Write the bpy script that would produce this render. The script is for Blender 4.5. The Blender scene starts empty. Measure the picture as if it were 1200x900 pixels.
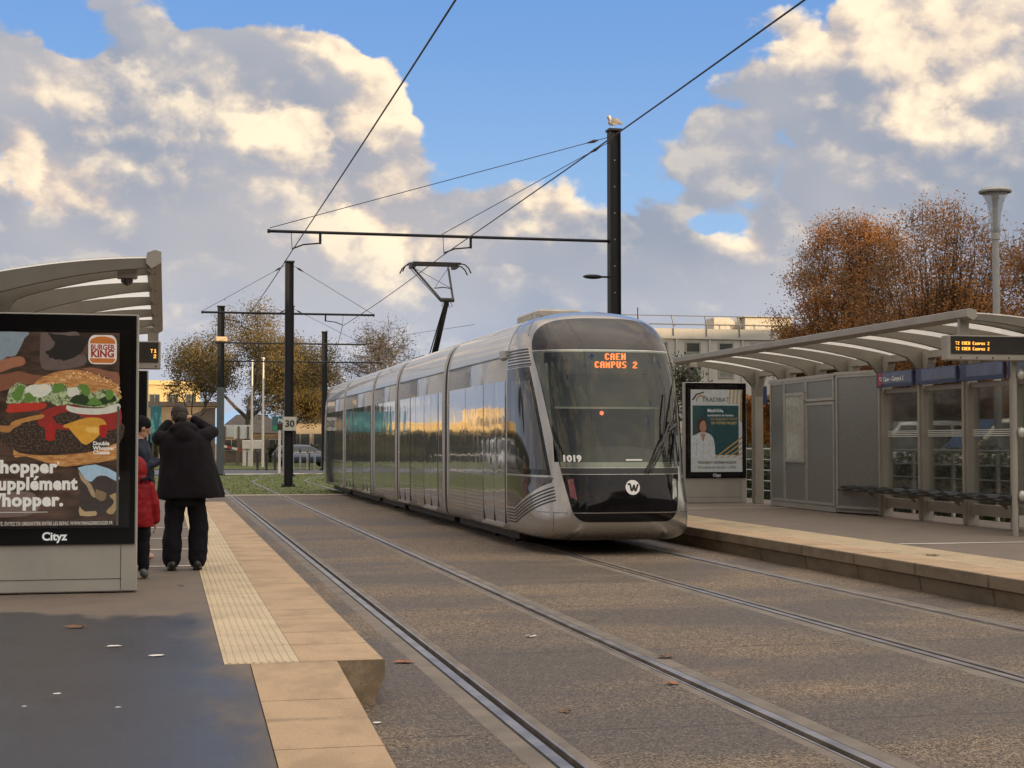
import bpy, bmesh, math, random
from mathutils import Vector, Matrix, noise
R = math.radians; PI = math.pi
sc = bpy.context.scene
col = sc.collection
rnd = random.Random(7)

# ------------------------------------------------------------------ camera (real metres: +Y runs along the rails, +X to the right, z=0 rail level)
CAM = Vector((0, 0, 1.58)); YAW = math.atan(406/1800); PIT = math.atan(69/1800)
_F = Vector((math.sin(YAW)*math.cos(PIT), math.cos(YAW)*math.cos(PIT), math.sin(PIT)))
_R = Vector((math.cos(YAW), -math.sin(YAW), 0)); _U = _R.cross(_F)
def ray(px, py): return (_R*((px-600)/1800) + _U*((450-py)/1800) + _F)
def onz(px, py, z): d = ray(px, py); return CAM + d*((z-CAM.z)/d.z)
def ony(px, py, y): d = ray(px, py); return CAM + d*(y/d.y)
def onx(px, py, x): d = ray(px, py); return CAM + d*(x/d.x)
cam = bpy.data.objects.new('camera', bpy.data.cameras.new('camera')); col.objects.link(cam)
cam.data.sensor_width = 36; cam.data.lens = 54; cam.data.clip_end = 6000; cam.data.clip_start = .05
cam.matrix_world = Matrix.Translation(CAM) @ Matrix((( _R.x,_U.x,-_F.x),(_R.y,_U.y,-_F.y),(_R.z,_U.z,-_F.z))).to_4x4()
sc.camera = cam

# ------------------------------------------------------------------ node helpers
class S:
    """socket wrapper with arithmetic"""
    def __init__(s, nt, sock): s.nt = nt; s.s = sock
    def _m(s, op, *a, clamp=False):
        n = s.nt.nodes.new('ShaderNodeMath'); n.operation = op; n.use_clamp = clamp
        for i, v in enumerate((s,)+a):
            if isinstance(v, S): s.nt.links.new(v.s, n.inputs[i])
            else: n.inputs[i].default_value = v
        return S(s.nt, n.outputs[0])
    def __add__(s, o): return s._m('ADD', o)
    __radd__ = __add__
    def __sub__(s, o): return s._m('SUBTRACT', o)
    def __rsub__(s, o): return (s*-1)+o
    def __mul__(s, o): return s._m('MULTIPLY', o)
    __rmul__ = __mul__
    def __truediv__(s, o): return s._m('DIVIDE', o)
    def pow(s, o): return s._m('POWER', o)
    def max(s, o): return s._m('MAXIMUM', o)
    def min(s, o): return s._m('MINIMUM', o)
    def gt(s, o): return s._m('GREATER_THAN', o)
    def lt(s, o): return s._m('LESS_THAN', o)
    def frac(s): return s._m('FRACT')
    def abs(s): return s._m('ABSOLUTE')
    def clamp(s): return s._m('ADD', 0.0, clamp=True)
    def ss(s, a, b, t0=0.0, t1=1.0):
        n = s.nt.nodes.new('ShaderNodeMapRange'); n.interpolation_type = 'SMOOTHSTEP'
        s.nt.links.new(s.s, n.inputs[0])
        for i, v in enumerate((a, b, t0, t1)): n.inputs[i+1].default_value = v
        return S(s.nt, n.outputs[0])
class NT:
    def __init__(s, nt): s.nt = nt
    def n(s, t, **k):
        n = s.nt.nodes.new(t)
        for a, b in k.items(): setattr(n, a, b)
        return n
    def put(s, v, sock):
        if isinstance(v, S): s.nt.links.new(v.s, sock)
        elif hasattr(v, 'is_output'): s.nt.links.new(v, sock)
        elif isinstance(v, (tuple, list)) and len(v) == 3 and sock.type == 'RGBA': sock.default_value = (*v, 1)
        else: sock.default_value = v
    def noise(s, vec, scale, detail=2, rough=.5, dist=0, color=False, dim='3D'):
        n = s.n('ShaderNodeTexNoise'); n.noise_dimensions = dim
        s.put(vec, n.inputs['Vector'])
        n.inputs['Scale'].default_value = scale; n.inputs['Detail'].default_value = detail
        n.inputs['Roughness'].default_value = rough; n.inputs['Distortion'].default_value = dist
        return n.outputs['Color'] if color else S(s.nt, n.outputs['Fac'])
    def mix(s, f, a, b, blend='MIX'):
        n = s.n('ShaderNodeMix', data_type='RGBA', blend_type=blend)
        s.put(f, n.inputs[0]); s.put(a, n.inputs[6]); s.put(b, n.inputs[7]); return n.outputs[2]
    def xyz(s, vec):
        n = s.n('ShaderNodeSeparateXYZ'); s.put(vec, n.inputs[0]); return [S(s.nt, o) for o in n.outputs]
    def vec(s, x, y, z):
        n = s.n('ShaderNodeCombineXYZ')
        for i, v in enumerate((x, y, z)): s.put(v, n.inputs[i])
        return n.outputs[0]
    def pos(s): return s.n('ShaderNodeNewGeometry').outputs['Position']
    def obj(s): return s.n('ShaderNodeTexCoord').outputs['Object']
    def bump(s, h, strength=.3, dist=.01):
        n = s.n('ShaderNodeBump'); s.put(h, n.inputs['Height']); n.inputs['Strength'].default_value = strength
        n.inputs['Distance'].default_value = dist; return n.outputs[0]
MATS = {}
def newmat(name):
    m = bpy.data.materials.new(name); m.use_nodes = True
    return m, NT(m.node_tree), m.node_tree.nodes['Principled BSDF']
def mat(name, c, rough=.6, metal=0, var=.12, vscale=6, fine=.0, fscale=90, bump=0, bscale=40, coat=0, spec=None, emit=None, estr=1, rvar=0, streak=0):
    """plain surface with broad wear and fine grain"""
    if name in MATS: return MATS[name]
    m, t, b = newmat(name); MATS[name] = m
    P = t.pos()
    c = tuple(c)
    colr = c
    if var:
        f = t.noise(P, vscale, 4, .6)
        dk = tuple(x*(1-var) for x in c); lt = tuple(min(1, x*(1+var)) for x in c)
        colr = t.mix(f.ss(.3, .7), dk, lt)
    if streak:
        x, y, z = t.xyz(P)
        f = t.noise(t.vec(x*9, y*9, z*.7), 1.6, 4, .7)
        colr = t.mix(f.ss(.5, .8)*streak, colr, tuple(x*.55 for x in c))
    if fine:
        f = t.noise(P, fscale, 2, .7)
        colr = t.mix(f.ss(.3, .7)*fine, colr, tuple(x*.35 for x in c))
    t.put(colr, b.inputs['Base Color']); b.inputs['Metallic'].default_value = metal
    if rvar: t.put(t.noise(P, vscale*1.7, 3, .6)*(2*rvar)+(rough-rvar), b.inputs['Roughness'])
    else: b.inputs['Roughness'].default_value = rough
    if coat: b.inputs['Coat Weight'].default_value = coat; b.inputs['Coat Roughness'].default_value = .04
    if spec is not None: b.inputs['Specular IOR Level'].default_value = spec
    if bump: t.put(t.bump(t.noise(P, bscale, 3, .6), bump, .01), b.inputs['Normal'])
    if emit: b.inputs['Emission Color'].default_value = (*emit, 1); b.inputs['Emission Strength'].default_value = estr
    return m

# ------------------------------------------------------------------ mesh helpers
WP = {}                                    # world position of each object (roots are unrotated while their parts are built)
def tag(o, label=None, cat=None, group=None, kind=None):
    if label: o['label'] = label
    if cat: o['category'] = cat
    if group: o['group'] = group
    if kind: o['kind'] = kind
    return o
def thing(name, loc, label, cat, group=None):
    o = bpy.data.objects.new(name, None); col.objects.link(o); o.empty_display_size = .2
    o.location = loc; WP[o] = Vector(loc); return tag(o, label, cat, group)
def kids(o): return [c for c in bpy.data.objects if c.parent == o]
def copy_tree(o, parent=None):
    c = o.copy(); col.objects.link(c); c.parent = parent
    WP[c] = WP.get(o, Vector())
    for ch in kids(o): copy_tree(ch, c)
    return c
def catmull(pts, n=6):
    pts = [Vector(p) for p in pts]; out = []
    for i in range(len(pts)-1):
        p0 = pts[max(i-1, 0)]; p1 = pts[i]; p2 = pts[i+1]; p3 = pts[min(i+2, len(pts)-1)]
        for k in range(n):
            t = k/n
            out.append(.5*((2*p1)+(p2-p0)*t+(2*p0-5*p1+4*p2-p3)*t*t+(3*p1-p0-3*p2+p3)*t**3))
    out.append(pts[-1]); return out
class MB:
    def __init__(s): s.v = []; s.f = []; s.m = []; s.mi = 0; s.sm = []; s.smooth = False
    def add(s, vs, fs):
        o = len(s.v); s.v += [tuple(v) for v in vs]
        for f in fs: s.f.append(tuple(i+o for i in f)); s.m.append(s.mi); s.sm.append(s.smooth)
        return s
    def box(s, x0, x1, y0, y1, z0, z1, bev=0):
        if bev:
            b = bev; pts = []
            for z, k in ((z0, b), (z0+b, 0), (z1-b, 0), (z1, b)):
                pts += [(x0+k+b, y0+k, z), (x1-k-b, y0+k, z), (x1-k, y0+k+b, z), (x1-k, y1-k-b, z), (x1-k-b, y1-k, z), (x0+k+b, y1-k, z), (x0+k, y1-k-b, z), (x0+k, y0+k+b, z)]
            fs = [tuple(range(7, -1, -1)), tuple(range(24, 32))]
            for l in range(3):
                for i in range(8): a = l*8+i; c = l*8+(i+1) % 8; fs.append((a, c, c+8, a+8))
            return s.add(pts, fs)
        vs = [(x, y, z) for z in (z0, z1) for x, y in ((x0, y0), (x1, y0), (x1, y1), (x0, y1))]
        return s.add(vs, [(3, 2, 1, 0), (4, 5, 6, 7), (0, 1, 5, 4), (1, 2, 6, 5), (2, 3, 7, 6), (3, 0, 4, 7)])
    def obox(s, a, b, w, h, up=(0, 0, 1)):
        """box beam from a to b, width w (sideways) and height h"""
        a = Vector(a); b = Vector(b); d = (b-a).normalized(); sd = d.cross(Vector(up))
        if sd.length < 1e-4: sd = d.cross(Vector((0, 1, 0)))
        sd.normalize(); u = sd.cross(d)
        vs = [p+sd*(i*w/2)+u*(j*h/2) for p in (a, b) for i, j in ((-1, -1), (1, -1), (1, 1), (-1, 1))]
        return s.add(vs, [(0, 1, 2, 3), (7, 6, 5, 4), (0, 4, 5, 1), (1, 5, 6, 2), (2, 6, 7, 3), (3, 7, 4, 0)])
    def prism(s, pts, axis, a, b):
        """extrude 2D outline; axis 'x': (y,z), 'y': (x,z), 'z': (x,y)"""
        mk = {'x': lambda p, t: (t, p[0], p[1]), 'y': lambda p, t: (p[0], t, p[1]), 'z': lambda p, t: (p[0], p[1], t)}[axis]
        n = len(pts); vs = [mk(p, a) for p in pts]+[mk(p, b) for p in pts]
        fs = [tuple(range(n)), tuple(range(2*n-1, n-1, -1))]+[(i, (i+1) % n+0, (i+1) % n+n, i+n) for i in range(n)]
        return s.add(vs, fs)
    def tube(s, pts, r, n=8, cap=True):
        pts = [Vector(p) for p in pts]; k = len(pts); rs = r if isinstance(r, (list, tuple)) else [r]*k
        vs = []; fs = []; ref = None
        for i, p in enumerate(pts):
            d = (pts[min(i+1, k-1)]-pts[max(i-1, 0)]).normalized()
            if ref is None: ref = d.orthogonal().normalized()
            ref = (ref-d*ref.dot(d)); ref = ref.normalized() if ref.length > 1e-5 else d.orthogonal().normalized()
            b = d.cross(ref)
            for j in range(n):
                a = 2*PI*j/n; vs.append(p+(ref*math.cos(a)+b*math.sin(a))*rs[i])
        for i in range(k-1):
            for j in range(n): fs.append((i*n+j, i*n+(j+1) % n, (i+1)*n+(j+1) % n, (i+1)*n+j))
        if cap: fs += [tuple(range(n-1, -1, -1)), tuple(range((k-1)*n, k*n))]
        return s.add(vs, fs)
    def loft(s, rings, close=True, cap=True):
        n = len(rings[0]); vs = [p for r in rings for p in r]; fs = []
        for i in range(len(rings)-1):
            for j in range(n if close else n-1):
                fs.append((i*n+j, i*n+(j+1) % n, (i+1)*n+(j+1) % n, (i+1)*n+j))
        if cap and close: fs += [tuple(range(n-1, -1, -1)), tuple(range((len(rings)-1)*n, len(rings)*n))]
        return s.add(vs, fs)
    def ell(s, c, r, n=16, m=10, rot=None):
        rings = []
        for i in range(m+1):
            a = -PI/2+PI*(i+.02)/(m+.04); ring = []
            for j in range(n):
                v = Vector((r[0]*math.cos(a)*math.cos(2*PI*j/n), r[1]*math.cos(a)*math.sin(2*PI*j/n), r[2]*math.sin(a)))
                if rot: v = rot @ v
                ring.append(Vector(c)+v)
            rings.append(ring)
        return s.loft(rings)
    def lathe(s, prof, c, n=20, axis='z'):
        rings = []
        for r, h in prof:
            rings.append([(c[0]+r*math.cos(2*PI*j/n), c[1]+r*math.sin(2*PI*j/n), c[2]+h) if axis == 'z' else
                          ((c[0]+h, c[1]+r*math.cos(2*PI*j/n), c[2]+r*math.sin(2*PI*j/n)) if axis == 'x' else
                           (c[0]+r*math.cos(2*PI*j/n), c[1]+h, c[2]+r*math.sin(2*PI*j/n))) for j in range(n)])
        return s.loft(rings)
    def build(s, name, mats, parent=None, normals=True):
        off = WP.get(parent, Vector()) if parent else Vector()
        me = bpy.data.meshes.new(name); me.from_pydata([(v[0]-off.x, v[1]-off.y, v[2]-off.z) for v in s.v], [], s.f)
        for m in (mats if isinstance(mats, (list, tuple)) else [mats]): me.materials.append(m)
        me.polygons.foreach_set('material_index', s.m); me.polygons.foreach_set('use_smooth', s.sm)
        me.update()
        if normals:
            bm = bmesh.new(); bm.from_mesh(me); bmesh.ops.recalc_face_normals(bm, faces=bm.faces); bm.to_mesh(me); bm.free()
        o = bpy.data.objects.new(name, me); col.objects.link(o)
        if parent: o.parent = parent; WP[o] = off
        return o
def link_mesh(me, name, mats, parent=None, smooth=True):
    for m in (mats if isinstance(mats, (list, tuple)) else [mats]): me.materials.append(m)
    if smooth: me.polygons.foreach_set('use_smooth', [True]*len(me.polygons))
    o = bpy.data.objects.new(name, me); col.objects.link(o)
    if parent:
        off = WP.get(parent, Vector()); o.parent = parent; WP[o] = off
        me.transform(Matrix.Translation(-off))
    return o
def grown(mb, voxel=.012, smooth=4, wr=0, wscale=9, seed=0, stretch=(1, 1, 1), dec=None):
    """fuse the builder's closed shapes into one continuous surface; returns mesh"""
    me = bpy.data.meshes.new('tmp'); me.from_pydata(mb.v, [], mb.f); me.update()
    bm = bmesh.new(); bm.from_mesh(me); bmesh.ops.recalc_face_normals(bm, faces=bm.faces); bm.to_mesh(me); bm.free()
    o = bpy.data.objects.new('tmp', me); col.objects.link(o)
    m = o.modifiers.new('r', 'REMESH'); m.mode = 'VOXEL'; m.voxel_size = voxel
    if smooth: q = o.modifiers.new('s', 'SMOOTH'); q.iterations = smooth; q.factor = .5
    dg = bpy.context.evaluated_depsgraph_get(); dg.update()
    out = bpy.data.meshes.new_from_object(o.evaluated_get(dg))
    bpy.data.objects.remove(o); out.materials.clear()
    if wr:
        out.update(); nr = [v.normal.copy() for v in out.vertices]
        for v, n in zip(out.vertices, nr):
            p = Vector((v.co.x*stretch[0], v.co.y*stretch[1], v.co.z*stretch[2]))*wscale+Vector((seed, 0, 0))
            v.co += n*(wr*(noise.noise(p)+.5*noise.noise(p*2.1)))
    return out
def text(s, size, mp, parent, m, name='lettering', bold=0, align='LEFT', sp=1, ext=.0, sx=1, res=3):
    """lettering: mp maps (u, v) text coordinates to a world point"""
    c = bpy.data.curves.new('t', 'FONT'); c.body = s; c.size = size; c.align_x = align; c.offset = bold; c.space_character = sp
    c.resolution_u = res; c.extrude = ext
    o = bpy.data.objects.new('t', c); col.objects.link(o)
    dg = bpy.context.evaluated_depsgraph_get(); dg.update()
    me = bpy.data.meshes.new_from_object(o.evaluated_get(dg)); bpy.data.objects.remove(o); me.materials.clear()
    for v in me.vertices: v.co = Vector(mp(v.co.x*sx, v.co.y))
    return link_mesh(me, name, m, parent, False)
def flat(poly, mp, step=None):
    """triangulated flat or wrapped patch from a 2D outline, cut into small cells when step is given; returns MB"""
    bm = bmesh.new(); vs = [bm.verts.new((p[0], p[1], 0)) for p in poly]; bm.faces.new(vs)
    if step:
        xs = [p[0] for p in poly]; ys = [p[1] for p in poly]
        for ax, lo, hi in ((0, min(xs), max(xs)), (1, min(ys), max(ys))):
            n = int((hi-lo)/step)
            for i in range(1, n+1):
                co = [0, 0, 0]; no = [0, 0, 0]; co[ax] = lo+(hi-lo)*i/(n+1); no[ax] = 1
                bmesh.ops.bisect_plane(bm, geom=bm.verts[:]+bm.edges[:]+bm.faces[:], plane_co=co, plane_no=no)
    else: bmesh.ops.triangulate(bm, faces=bm.faces[:])
    bm.verts.index_update()
    b = MB(); b.add([mp(v.co.x, v.co.y) for v in bm.verts], [tuple(v.index for v in f.verts) for f in bm.faces]); bm.free()
    return b
# ------------------------------------------------------------------ light and sky
SUN_AZ = Vector((.80, -.60)).normalized(); SUN_EL = R(6.5)
sun = bpy.data.objects.new('sun', bpy.data.lights.new('sun', 'SUN')); col.objects.link(sun)
sun.data.energy = 4.8; sun.data.angle = R(.5); sun.data.color = (1, .72, .42)
sd = Vector((SUN_AZ.x*math.cos(SUN_EL), SUN_AZ.y*math.cos(SUN_EL), math.sin(SUN_EL)))
sun.rotation_euler = sd.to_track_quat('Z', 'Y').to_euler(); sun.location = (40, -30, 40)
w = bpy.data.worlds.new('World'); sc.world = w; w.use_nodes = True
T = NT(w.node_tree); nt = w.node_tree; bg = nt.nodes['Background']; bg.inputs[1].default_value = .1
sky = T.n('ShaderNodeTexSky', sky_type='NISHITA'); sky.sun_disc = False; sky.sun_elevation = SUN_EL
sky.sun_rotation = math.atan2(SUN_AZ.x, SUN_AZ.y); sky.air_density = 1.0; sky.dust_density = .6; sky.ozone_density = 1.6
D0 = T.n('ShaderNodeTexCoord').outputs['Generated']
dx, dy, dz = T.xyz(D0)
az = S(nt, (dx._m('ARCTAN2', dy)).s); el = dz._m('ARCSINE')
def ae(px, py):
    d = ray(px, py).normalized(); return math.atan2(d.x, d.y), math.asin(d.z)
# domain-warped coordinates so that the cloud outlines billow
V = T.n('ShaderNodeVectorMath', operation='MULTIPLY'); T.put(D0, V.inputs[0]); V.inputs[1].default_value = (1, 1, 1.35)
Vp = V.outputs[0]
wc = T.noise(Vp, 7, 5, .55, color=True)
wn = T.xyz(wc)
azw = az+(wn[0]-.5)*.17; elw = el+(wn[1]-.5)*.13
def blob(px, py, rx, ry, amp=1.0):
    a, e = ae(px, py); ra = rx/1800; re = ry/1800
    u = (azw-a)*(1/ra); v = (elw-e)*(1/re)
    return (u*u+v*v)._m('MULTIPLY', -1.0)._m('EXPONENT')*amp
mass = None
for b in ((170, 150, 200, 105), (330, 130, 150, 85), (400, 190, 125, 140), (60, 330, 270, 95), (200, 380, 330, 90), (300, 10, 120, 28, .0),
          (200, 20, 70, 60, .8), (30, 110, 80, 60, .8), (490, 340, 130, 80, 1.0), (600, 265, 45, 42, .55), (760, 310, 120, 58, 1.0), (620, 380, 260, 55, .8),
          (1010, 130, 200, 120), (1150, 60, 150, 95), (1100, 260, 230, 95), (820, 150, 50, 50, .5), (880, 330, 90, 60, .7), (1280, 200, 200, 200), (700, 20, 45, 22, .35), (780, 20, 50, 25, .35), (-160, 200, 150, 220, .9),
          (600, 450, 1300, 90, 1.0)):
    g = blob(*b); mass = g if mass is None else mass+g
hole = blob(640, 90, 115, 90)*1.1+blob(560, 10, 190, 32)*.9+blob(70, 44, 50, 34)*.62+blob(230, 8, 40, 16)*.5+blob(840, 250, 50, 26)*.5+blob(12, 235, 28, 60)*.6+blob(790, 90, 62, 60)*.35
# generic cloud cover away from the view
a0, e0 = ae(600, 300)
far = ((az-a0)*1.35)._m('ABSOLUTE').max((el-.22)*1.7).ss(.42, .62)
gen = T.noise(Vp, 2.1, 4, .55).ss(.38, .62)
field = mass*(1-far)+far*(gen*.5+.85)-hole*(1-far)
def vor(q, sc_, w_):
    v = T.n('ShaderNodeTexVoronoi', feature='F1'); T.put(q, v.inputs['Vector']); v.inputs['Scale'].default_value = sc_
    return S(nt, v.outputs['Distance'])*-w_
WQ = T.n('ShaderNodeVectorMath', operation='SCALE'); wq0 = T.n('ShaderNodeVectorMath', operation='SUBTRACT'); T.put(T.noise(Vp, 16, 5, .6, color=True), wq0.inputs[0]); wq0.inputs[1].default_value = (.5, .5, .5)
T.put(wq0.outputs[0], WQ.inputs[0]); WQ.inputs['Scale'].default_value = .075
def fbm(off):
    q = T.n('ShaderNodeVectorMath', operation='ADD'); T.put(Vp, q.inputs[0]); q.inputs[1].default_value = off
    q2 = T.n('ShaderNodeVectorMath', operation='ADD'); T.put(q.outputs[0], q2.inputs[0]); T.put(WQ.outputs[0], q2.inputs[1])
    a = T.noise(q.outputs[0], 10, 9, .58, .12)*.62+(vor(q2.outputs[0], 13, .42)+vor(q2.outputs[0], 30, .20)+.47)
    return a
n0 = fbm((0, 0, 0)); n1 = fbm((.007, -.003, .011))
dens = field+(n0-.5)*2.1
alpha = dens.ss(.33, .58)
def fbm2(off):
    q = T.n('ShaderNodeVectorMath', operation='ADD'); T.put(Vp, q.inputs[0]); q.inputs[1].default_value = off
    return T.noise(q.outputs[0], 6.5, 6, .52, .2)
m0 = fbm2((3, 1, 2)); m1 = fbm2((3.013, .994, 2.019))
relief = ((n0-n1)*4.6+(m0-m1)*4.2+.47).clamp()              # sun side of each billow
n2 = T.noise(Vp, 5, 3, .5)
warm = blob(330, 170, 190, 90)*.75+blob(40, 130, 90, 70)*.5+blob(110, 240, 45, 25)*.9+blob(470, 90, 70, 90)*.95+blob(350, 40, 110, 36)*.7+blob(460, 280, 90, 70)*.7+blob(60, 215, 60, 28)*1.4+blob(560, 300, 80, 30)*.5+blob(1100, 110, 130, 90)*.8+blob(940, 60, 120, 50)*.8+blob(1150, 20, 120, 50)*.7+blob(700, 225, 30, 25)*.6+blob(880, 265, 40, 25)*.9+blob(200, 365, 45, 18)*.8+blob(640, 250, 30, 30)*.9
warm = (warm*(1-far)+far*n2.ss(.42, .62)).clamp()
edge = dens.ss(.45, 1.15)                       # thin rims are brighter than the thick middle
lit = (warm*(relief*.75+.42)+(1-warm)*relief*.42-edge*.10+.02).clamp()
grey = T.mix(n2.ss(.35, .65), (3.05, 3.5, 4.4), (4.75, 4.7, 5.0))
cream = T.mix(relief, (6.8, 5.3, 4.5), (10.8, 9.0, 6.6))
cc = T.mix(lit.ss(.12, .92), grey, cream)
low = el.ss(.02, .14)
cc = T.mix((1-low)*.35, cc, (5.6, 6.6, 8.4))
skc = T.mix(1.0, sky.outputs[0], (.92, 1.0, 1.12), 'MULTIPLY')
blue = T.mix(.80, skc, T.mix(el.ss(.03, .32), (4.3, 6.6, 9.6), (1.75, 3.75, 8.0)))
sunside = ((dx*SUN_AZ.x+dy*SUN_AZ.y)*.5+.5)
# unseen sky behind the camera and overhead, brightened and warmed as added fill light
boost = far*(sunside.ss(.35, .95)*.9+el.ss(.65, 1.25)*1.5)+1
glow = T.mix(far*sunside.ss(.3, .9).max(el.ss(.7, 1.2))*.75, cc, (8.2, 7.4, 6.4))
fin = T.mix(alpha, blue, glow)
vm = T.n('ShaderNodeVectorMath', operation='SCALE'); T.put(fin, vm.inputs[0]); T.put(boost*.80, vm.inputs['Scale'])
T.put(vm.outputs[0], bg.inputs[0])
sc.view_settings.view_transform = 'Standard'; sc.view_settings.look = 'None'; sc.view_settings.gamma = 1; sc.view_settings.use_curve_mapping = False
sc.view_settings.exposure = .42
sc.cycles.max_bounces = 8; sc.cycles.transparent_max_bounces = 16; sc.cycles.use_denoising = True
sc.cycles.caustics_reflective = False; sc.cycles.caustics_refractive = False
# ------------------------------------------------------------------ ground, platforms, rails
T1, T2 = 2.68, 6.34; G = .76                     # track centres, half rail spacing
XL, XR = 1.31, 7.81                              # platform edges
ZL, ZR = .27, .30
def ground_mat():
    m, t, b = newmat('trackbed_asphalt'); P = t.pos(); x, y, z = t.xyz(P)
    g = t.noise(P, 72, 2, .9); g2 = t.noise(P, 38, 3, .8)
    stone = t.mix(g.ss(.45, .56), (.008, .006, .005), (.31, .228, .155))
    def cells(sc_):
        v = t.n('ShaderNodeTexVoronoi', feature='F1'); t.put(P, v.inputs['Vector']); v.inputs['Scale'].default_value = sc_
        return t.xyz(v.outputs['Color'])[0]
    ca, cb = cells(120), cells(52)
    stone = t.mix(ca.ss(.15, .95), (.017, .0125, .008), (.285, .205, .132))
    stone = t.mix(ca.gt(.93)*.8, stone, (.52, .43, .33))
    stone = t.mix(cb.ss(.55, 1.0)*.45, stone, (.32, .235, .155)); stone = t.mix((1-cb).ss(.6, 1.0)*.45, stone, (.02, .016, .012))
    big = t.noise(t.vec(x*.35, y*.6, 0), 1.1, 4, .6)
    slab = t.noise(t.vec(x*.16+3, y*.42-x*.05, 0), 1.0, 2, .4)
    damp = (big*.55+slab*.6).ss(.5, .66)            # damp patches
    rust = t.noise(t.vec(x*.5, y*.9, 4), .8, 3, .5).ss(.52, .7)
    c = t.mix(rust*.16, stone, (.30, .18, .085))
    c = t.mix(damp*.55, c, (.045, .037, .030))
    jt = ((y*(1/3.1)+.35).frac()-.5).abs().gt(.4965)
    c = t.mix(jt*.75, c, (.02, .017, .014))
    dirt = t.noise(t.vec(x*2, y*.5, 0), 2, 4, .6).ss(.55, .8)
    c = t.mix(dirt*.3, c, (.06, .045, .035))
    t.put(c, b.inputs['Base Color'])
    t.put(damp*-.18+.82+(g2-.5)*.2, b.inputs['Roughness'])
    t.put(t.bump(g+g2*.6, .30, .004), b.inputs['Normal']); return m
def plat_mat():
    m, t, b = newmat('platform_asphalt'); P = t.pos(); x, y, z = t.xyz(P)
    g = t.noise(P, 170, 2, .7)
    n = t.noise(t.vec(x*.8, y*.42, 0), 1.6, 6, .62)
    n3 = t.noise(t.vec(x*.9, y*.5, 7), .9, 3, .5)
    # the wet part is the open end before the shelter, drying along the edging stones
    wet = ((y*-1+12.35)*.9+(n-.5)*2.6+(n3-.5)*1.2).ss(-.1, .35)*((x*-1+.42)*1.6+(n-.5)*1.9+(y*-1+9.5)*.11).ss(-.15, .45)
    wet = wet.max(t.noise(t.vec(x*2.2, y*.8, 3), 2.2, 3, .5).ss(.66, .74)*.7)
    dry = t.mix(g.ss(.3, .7), (.115, .088, .066), (.20, .155, .12))
    dry = t.mix(t.noise(P, 2.5, 4, .6).ss(.4, .7)*.5, dry, (.10, .08, .066))
    wc_ = t.mix(g.ss(.3, .7), (.028, .028, .031), (.062, .060, .064))
    t.put(t.mix(wet, dry, wc_), b.inputs['Base Color'])
    film = t.noise(t.vec(x*1.2, y*.55, 2), 2.2, 4, .6)
    t.put((1-wet)*.8+wet*(film*-.45+.60), b.inputs['Roughness'])
    t.put(t.bump(g, .35, .003), b.inputs['Normal']); return m
def stone_mat(name, base, joint=.55, per=1.46, off=0, grain=.6, dirt=.35):
    m, t, b = newmat(name); P = t.pos(); x, y, z = t.xyz(P)
    g = t.noise(P, 120, 3, .75); n = t.noise(t.vec(x*1.2, y*.9, z*2), 2.3, 5, .62)
    k = (y-off)*(1/per); cell = k._m('FLOOR')
    rn = T_white(t, cell)
    c = t.mix(g.ss(.35, .65), tuple(v*(1-grain*.35) for v in base), tuple(min(.9, v*(1+grain*.18)) for v in base))
    c = t.mix(n.ss(.42, .7)*dirt, c, tuple(v*.5 for v in base))
    c = t.mix((rn-.5).abs()*.55, c, tuple(v*.72 for v in base))
    jd = (k.frac()-.5).abs().ss(.46, .5)*t.noise(P, 9, 3, .6).ss(.35, .6)
    c = t.mix(jd*joint, c, tuple(v*.35 for v in base))
    spot = t.noise(P, 26, 2, .5).ss(.73, .76)
    c = t.mix(spot*.5, c, (.06, .045, .035))
    t.put(c, b.inputs['Base Color']); b.inputs['Roughness'].default_value = .78
    t.put(t.bump(g, .3, .003), b.inputs['Normal']); return m
def T_white(t, v):
    n = t.n('ShaderNodeTexWhiteNoise', noise_dimensions='1D'); t.put(v, n.inputs['W']); return S(t.nt, n.outputs['Value'])
M_bed = ground_mat(); M_plat = plat_mat()
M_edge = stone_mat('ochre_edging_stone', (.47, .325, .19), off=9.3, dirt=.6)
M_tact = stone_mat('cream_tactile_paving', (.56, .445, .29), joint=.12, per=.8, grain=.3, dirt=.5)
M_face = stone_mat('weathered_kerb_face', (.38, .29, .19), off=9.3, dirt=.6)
M_steel = mat('rail_steel', (.40, .345, .29), .38, .85, var=.25, vscale=3, rvar=.1)
M_groove = mat('rail_groove_grime', (.018, .015, .013), .8, 0, var=.2)
M_sealant = mat('rail_concrete_haunch', (.19, .155, .12), .75, 0, var=.22, vscale=2.5, fine=.4)
M_terr = mat('pavement_ground', (.13, .105, .085), .8, 0, var=.2, vscale=.6, fine=.4, fscale=30)
M_road = mat('road_asphalt', (.10, .095, .095), .45, 0, var=.2, vscale=.5, fine=.3)
M_white = mat('white_road_paint', (.62, .57, .48), .7, 0, var=.25, vscale=5)
M_grassbase = mat('lawn_soil', (.105, .125, .026), .9, 0, var=.2, vscale=.8, fine=.4, fscale=14)

b = MB(); b.add([(-900, -300, -.062), (900, -300, -.062), (900, 2500, -.062), (-900, 2500, -.062)], [(0, 1, 2, 3)])
tag(b.build('ground', M_terr), kind='structure')

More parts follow.
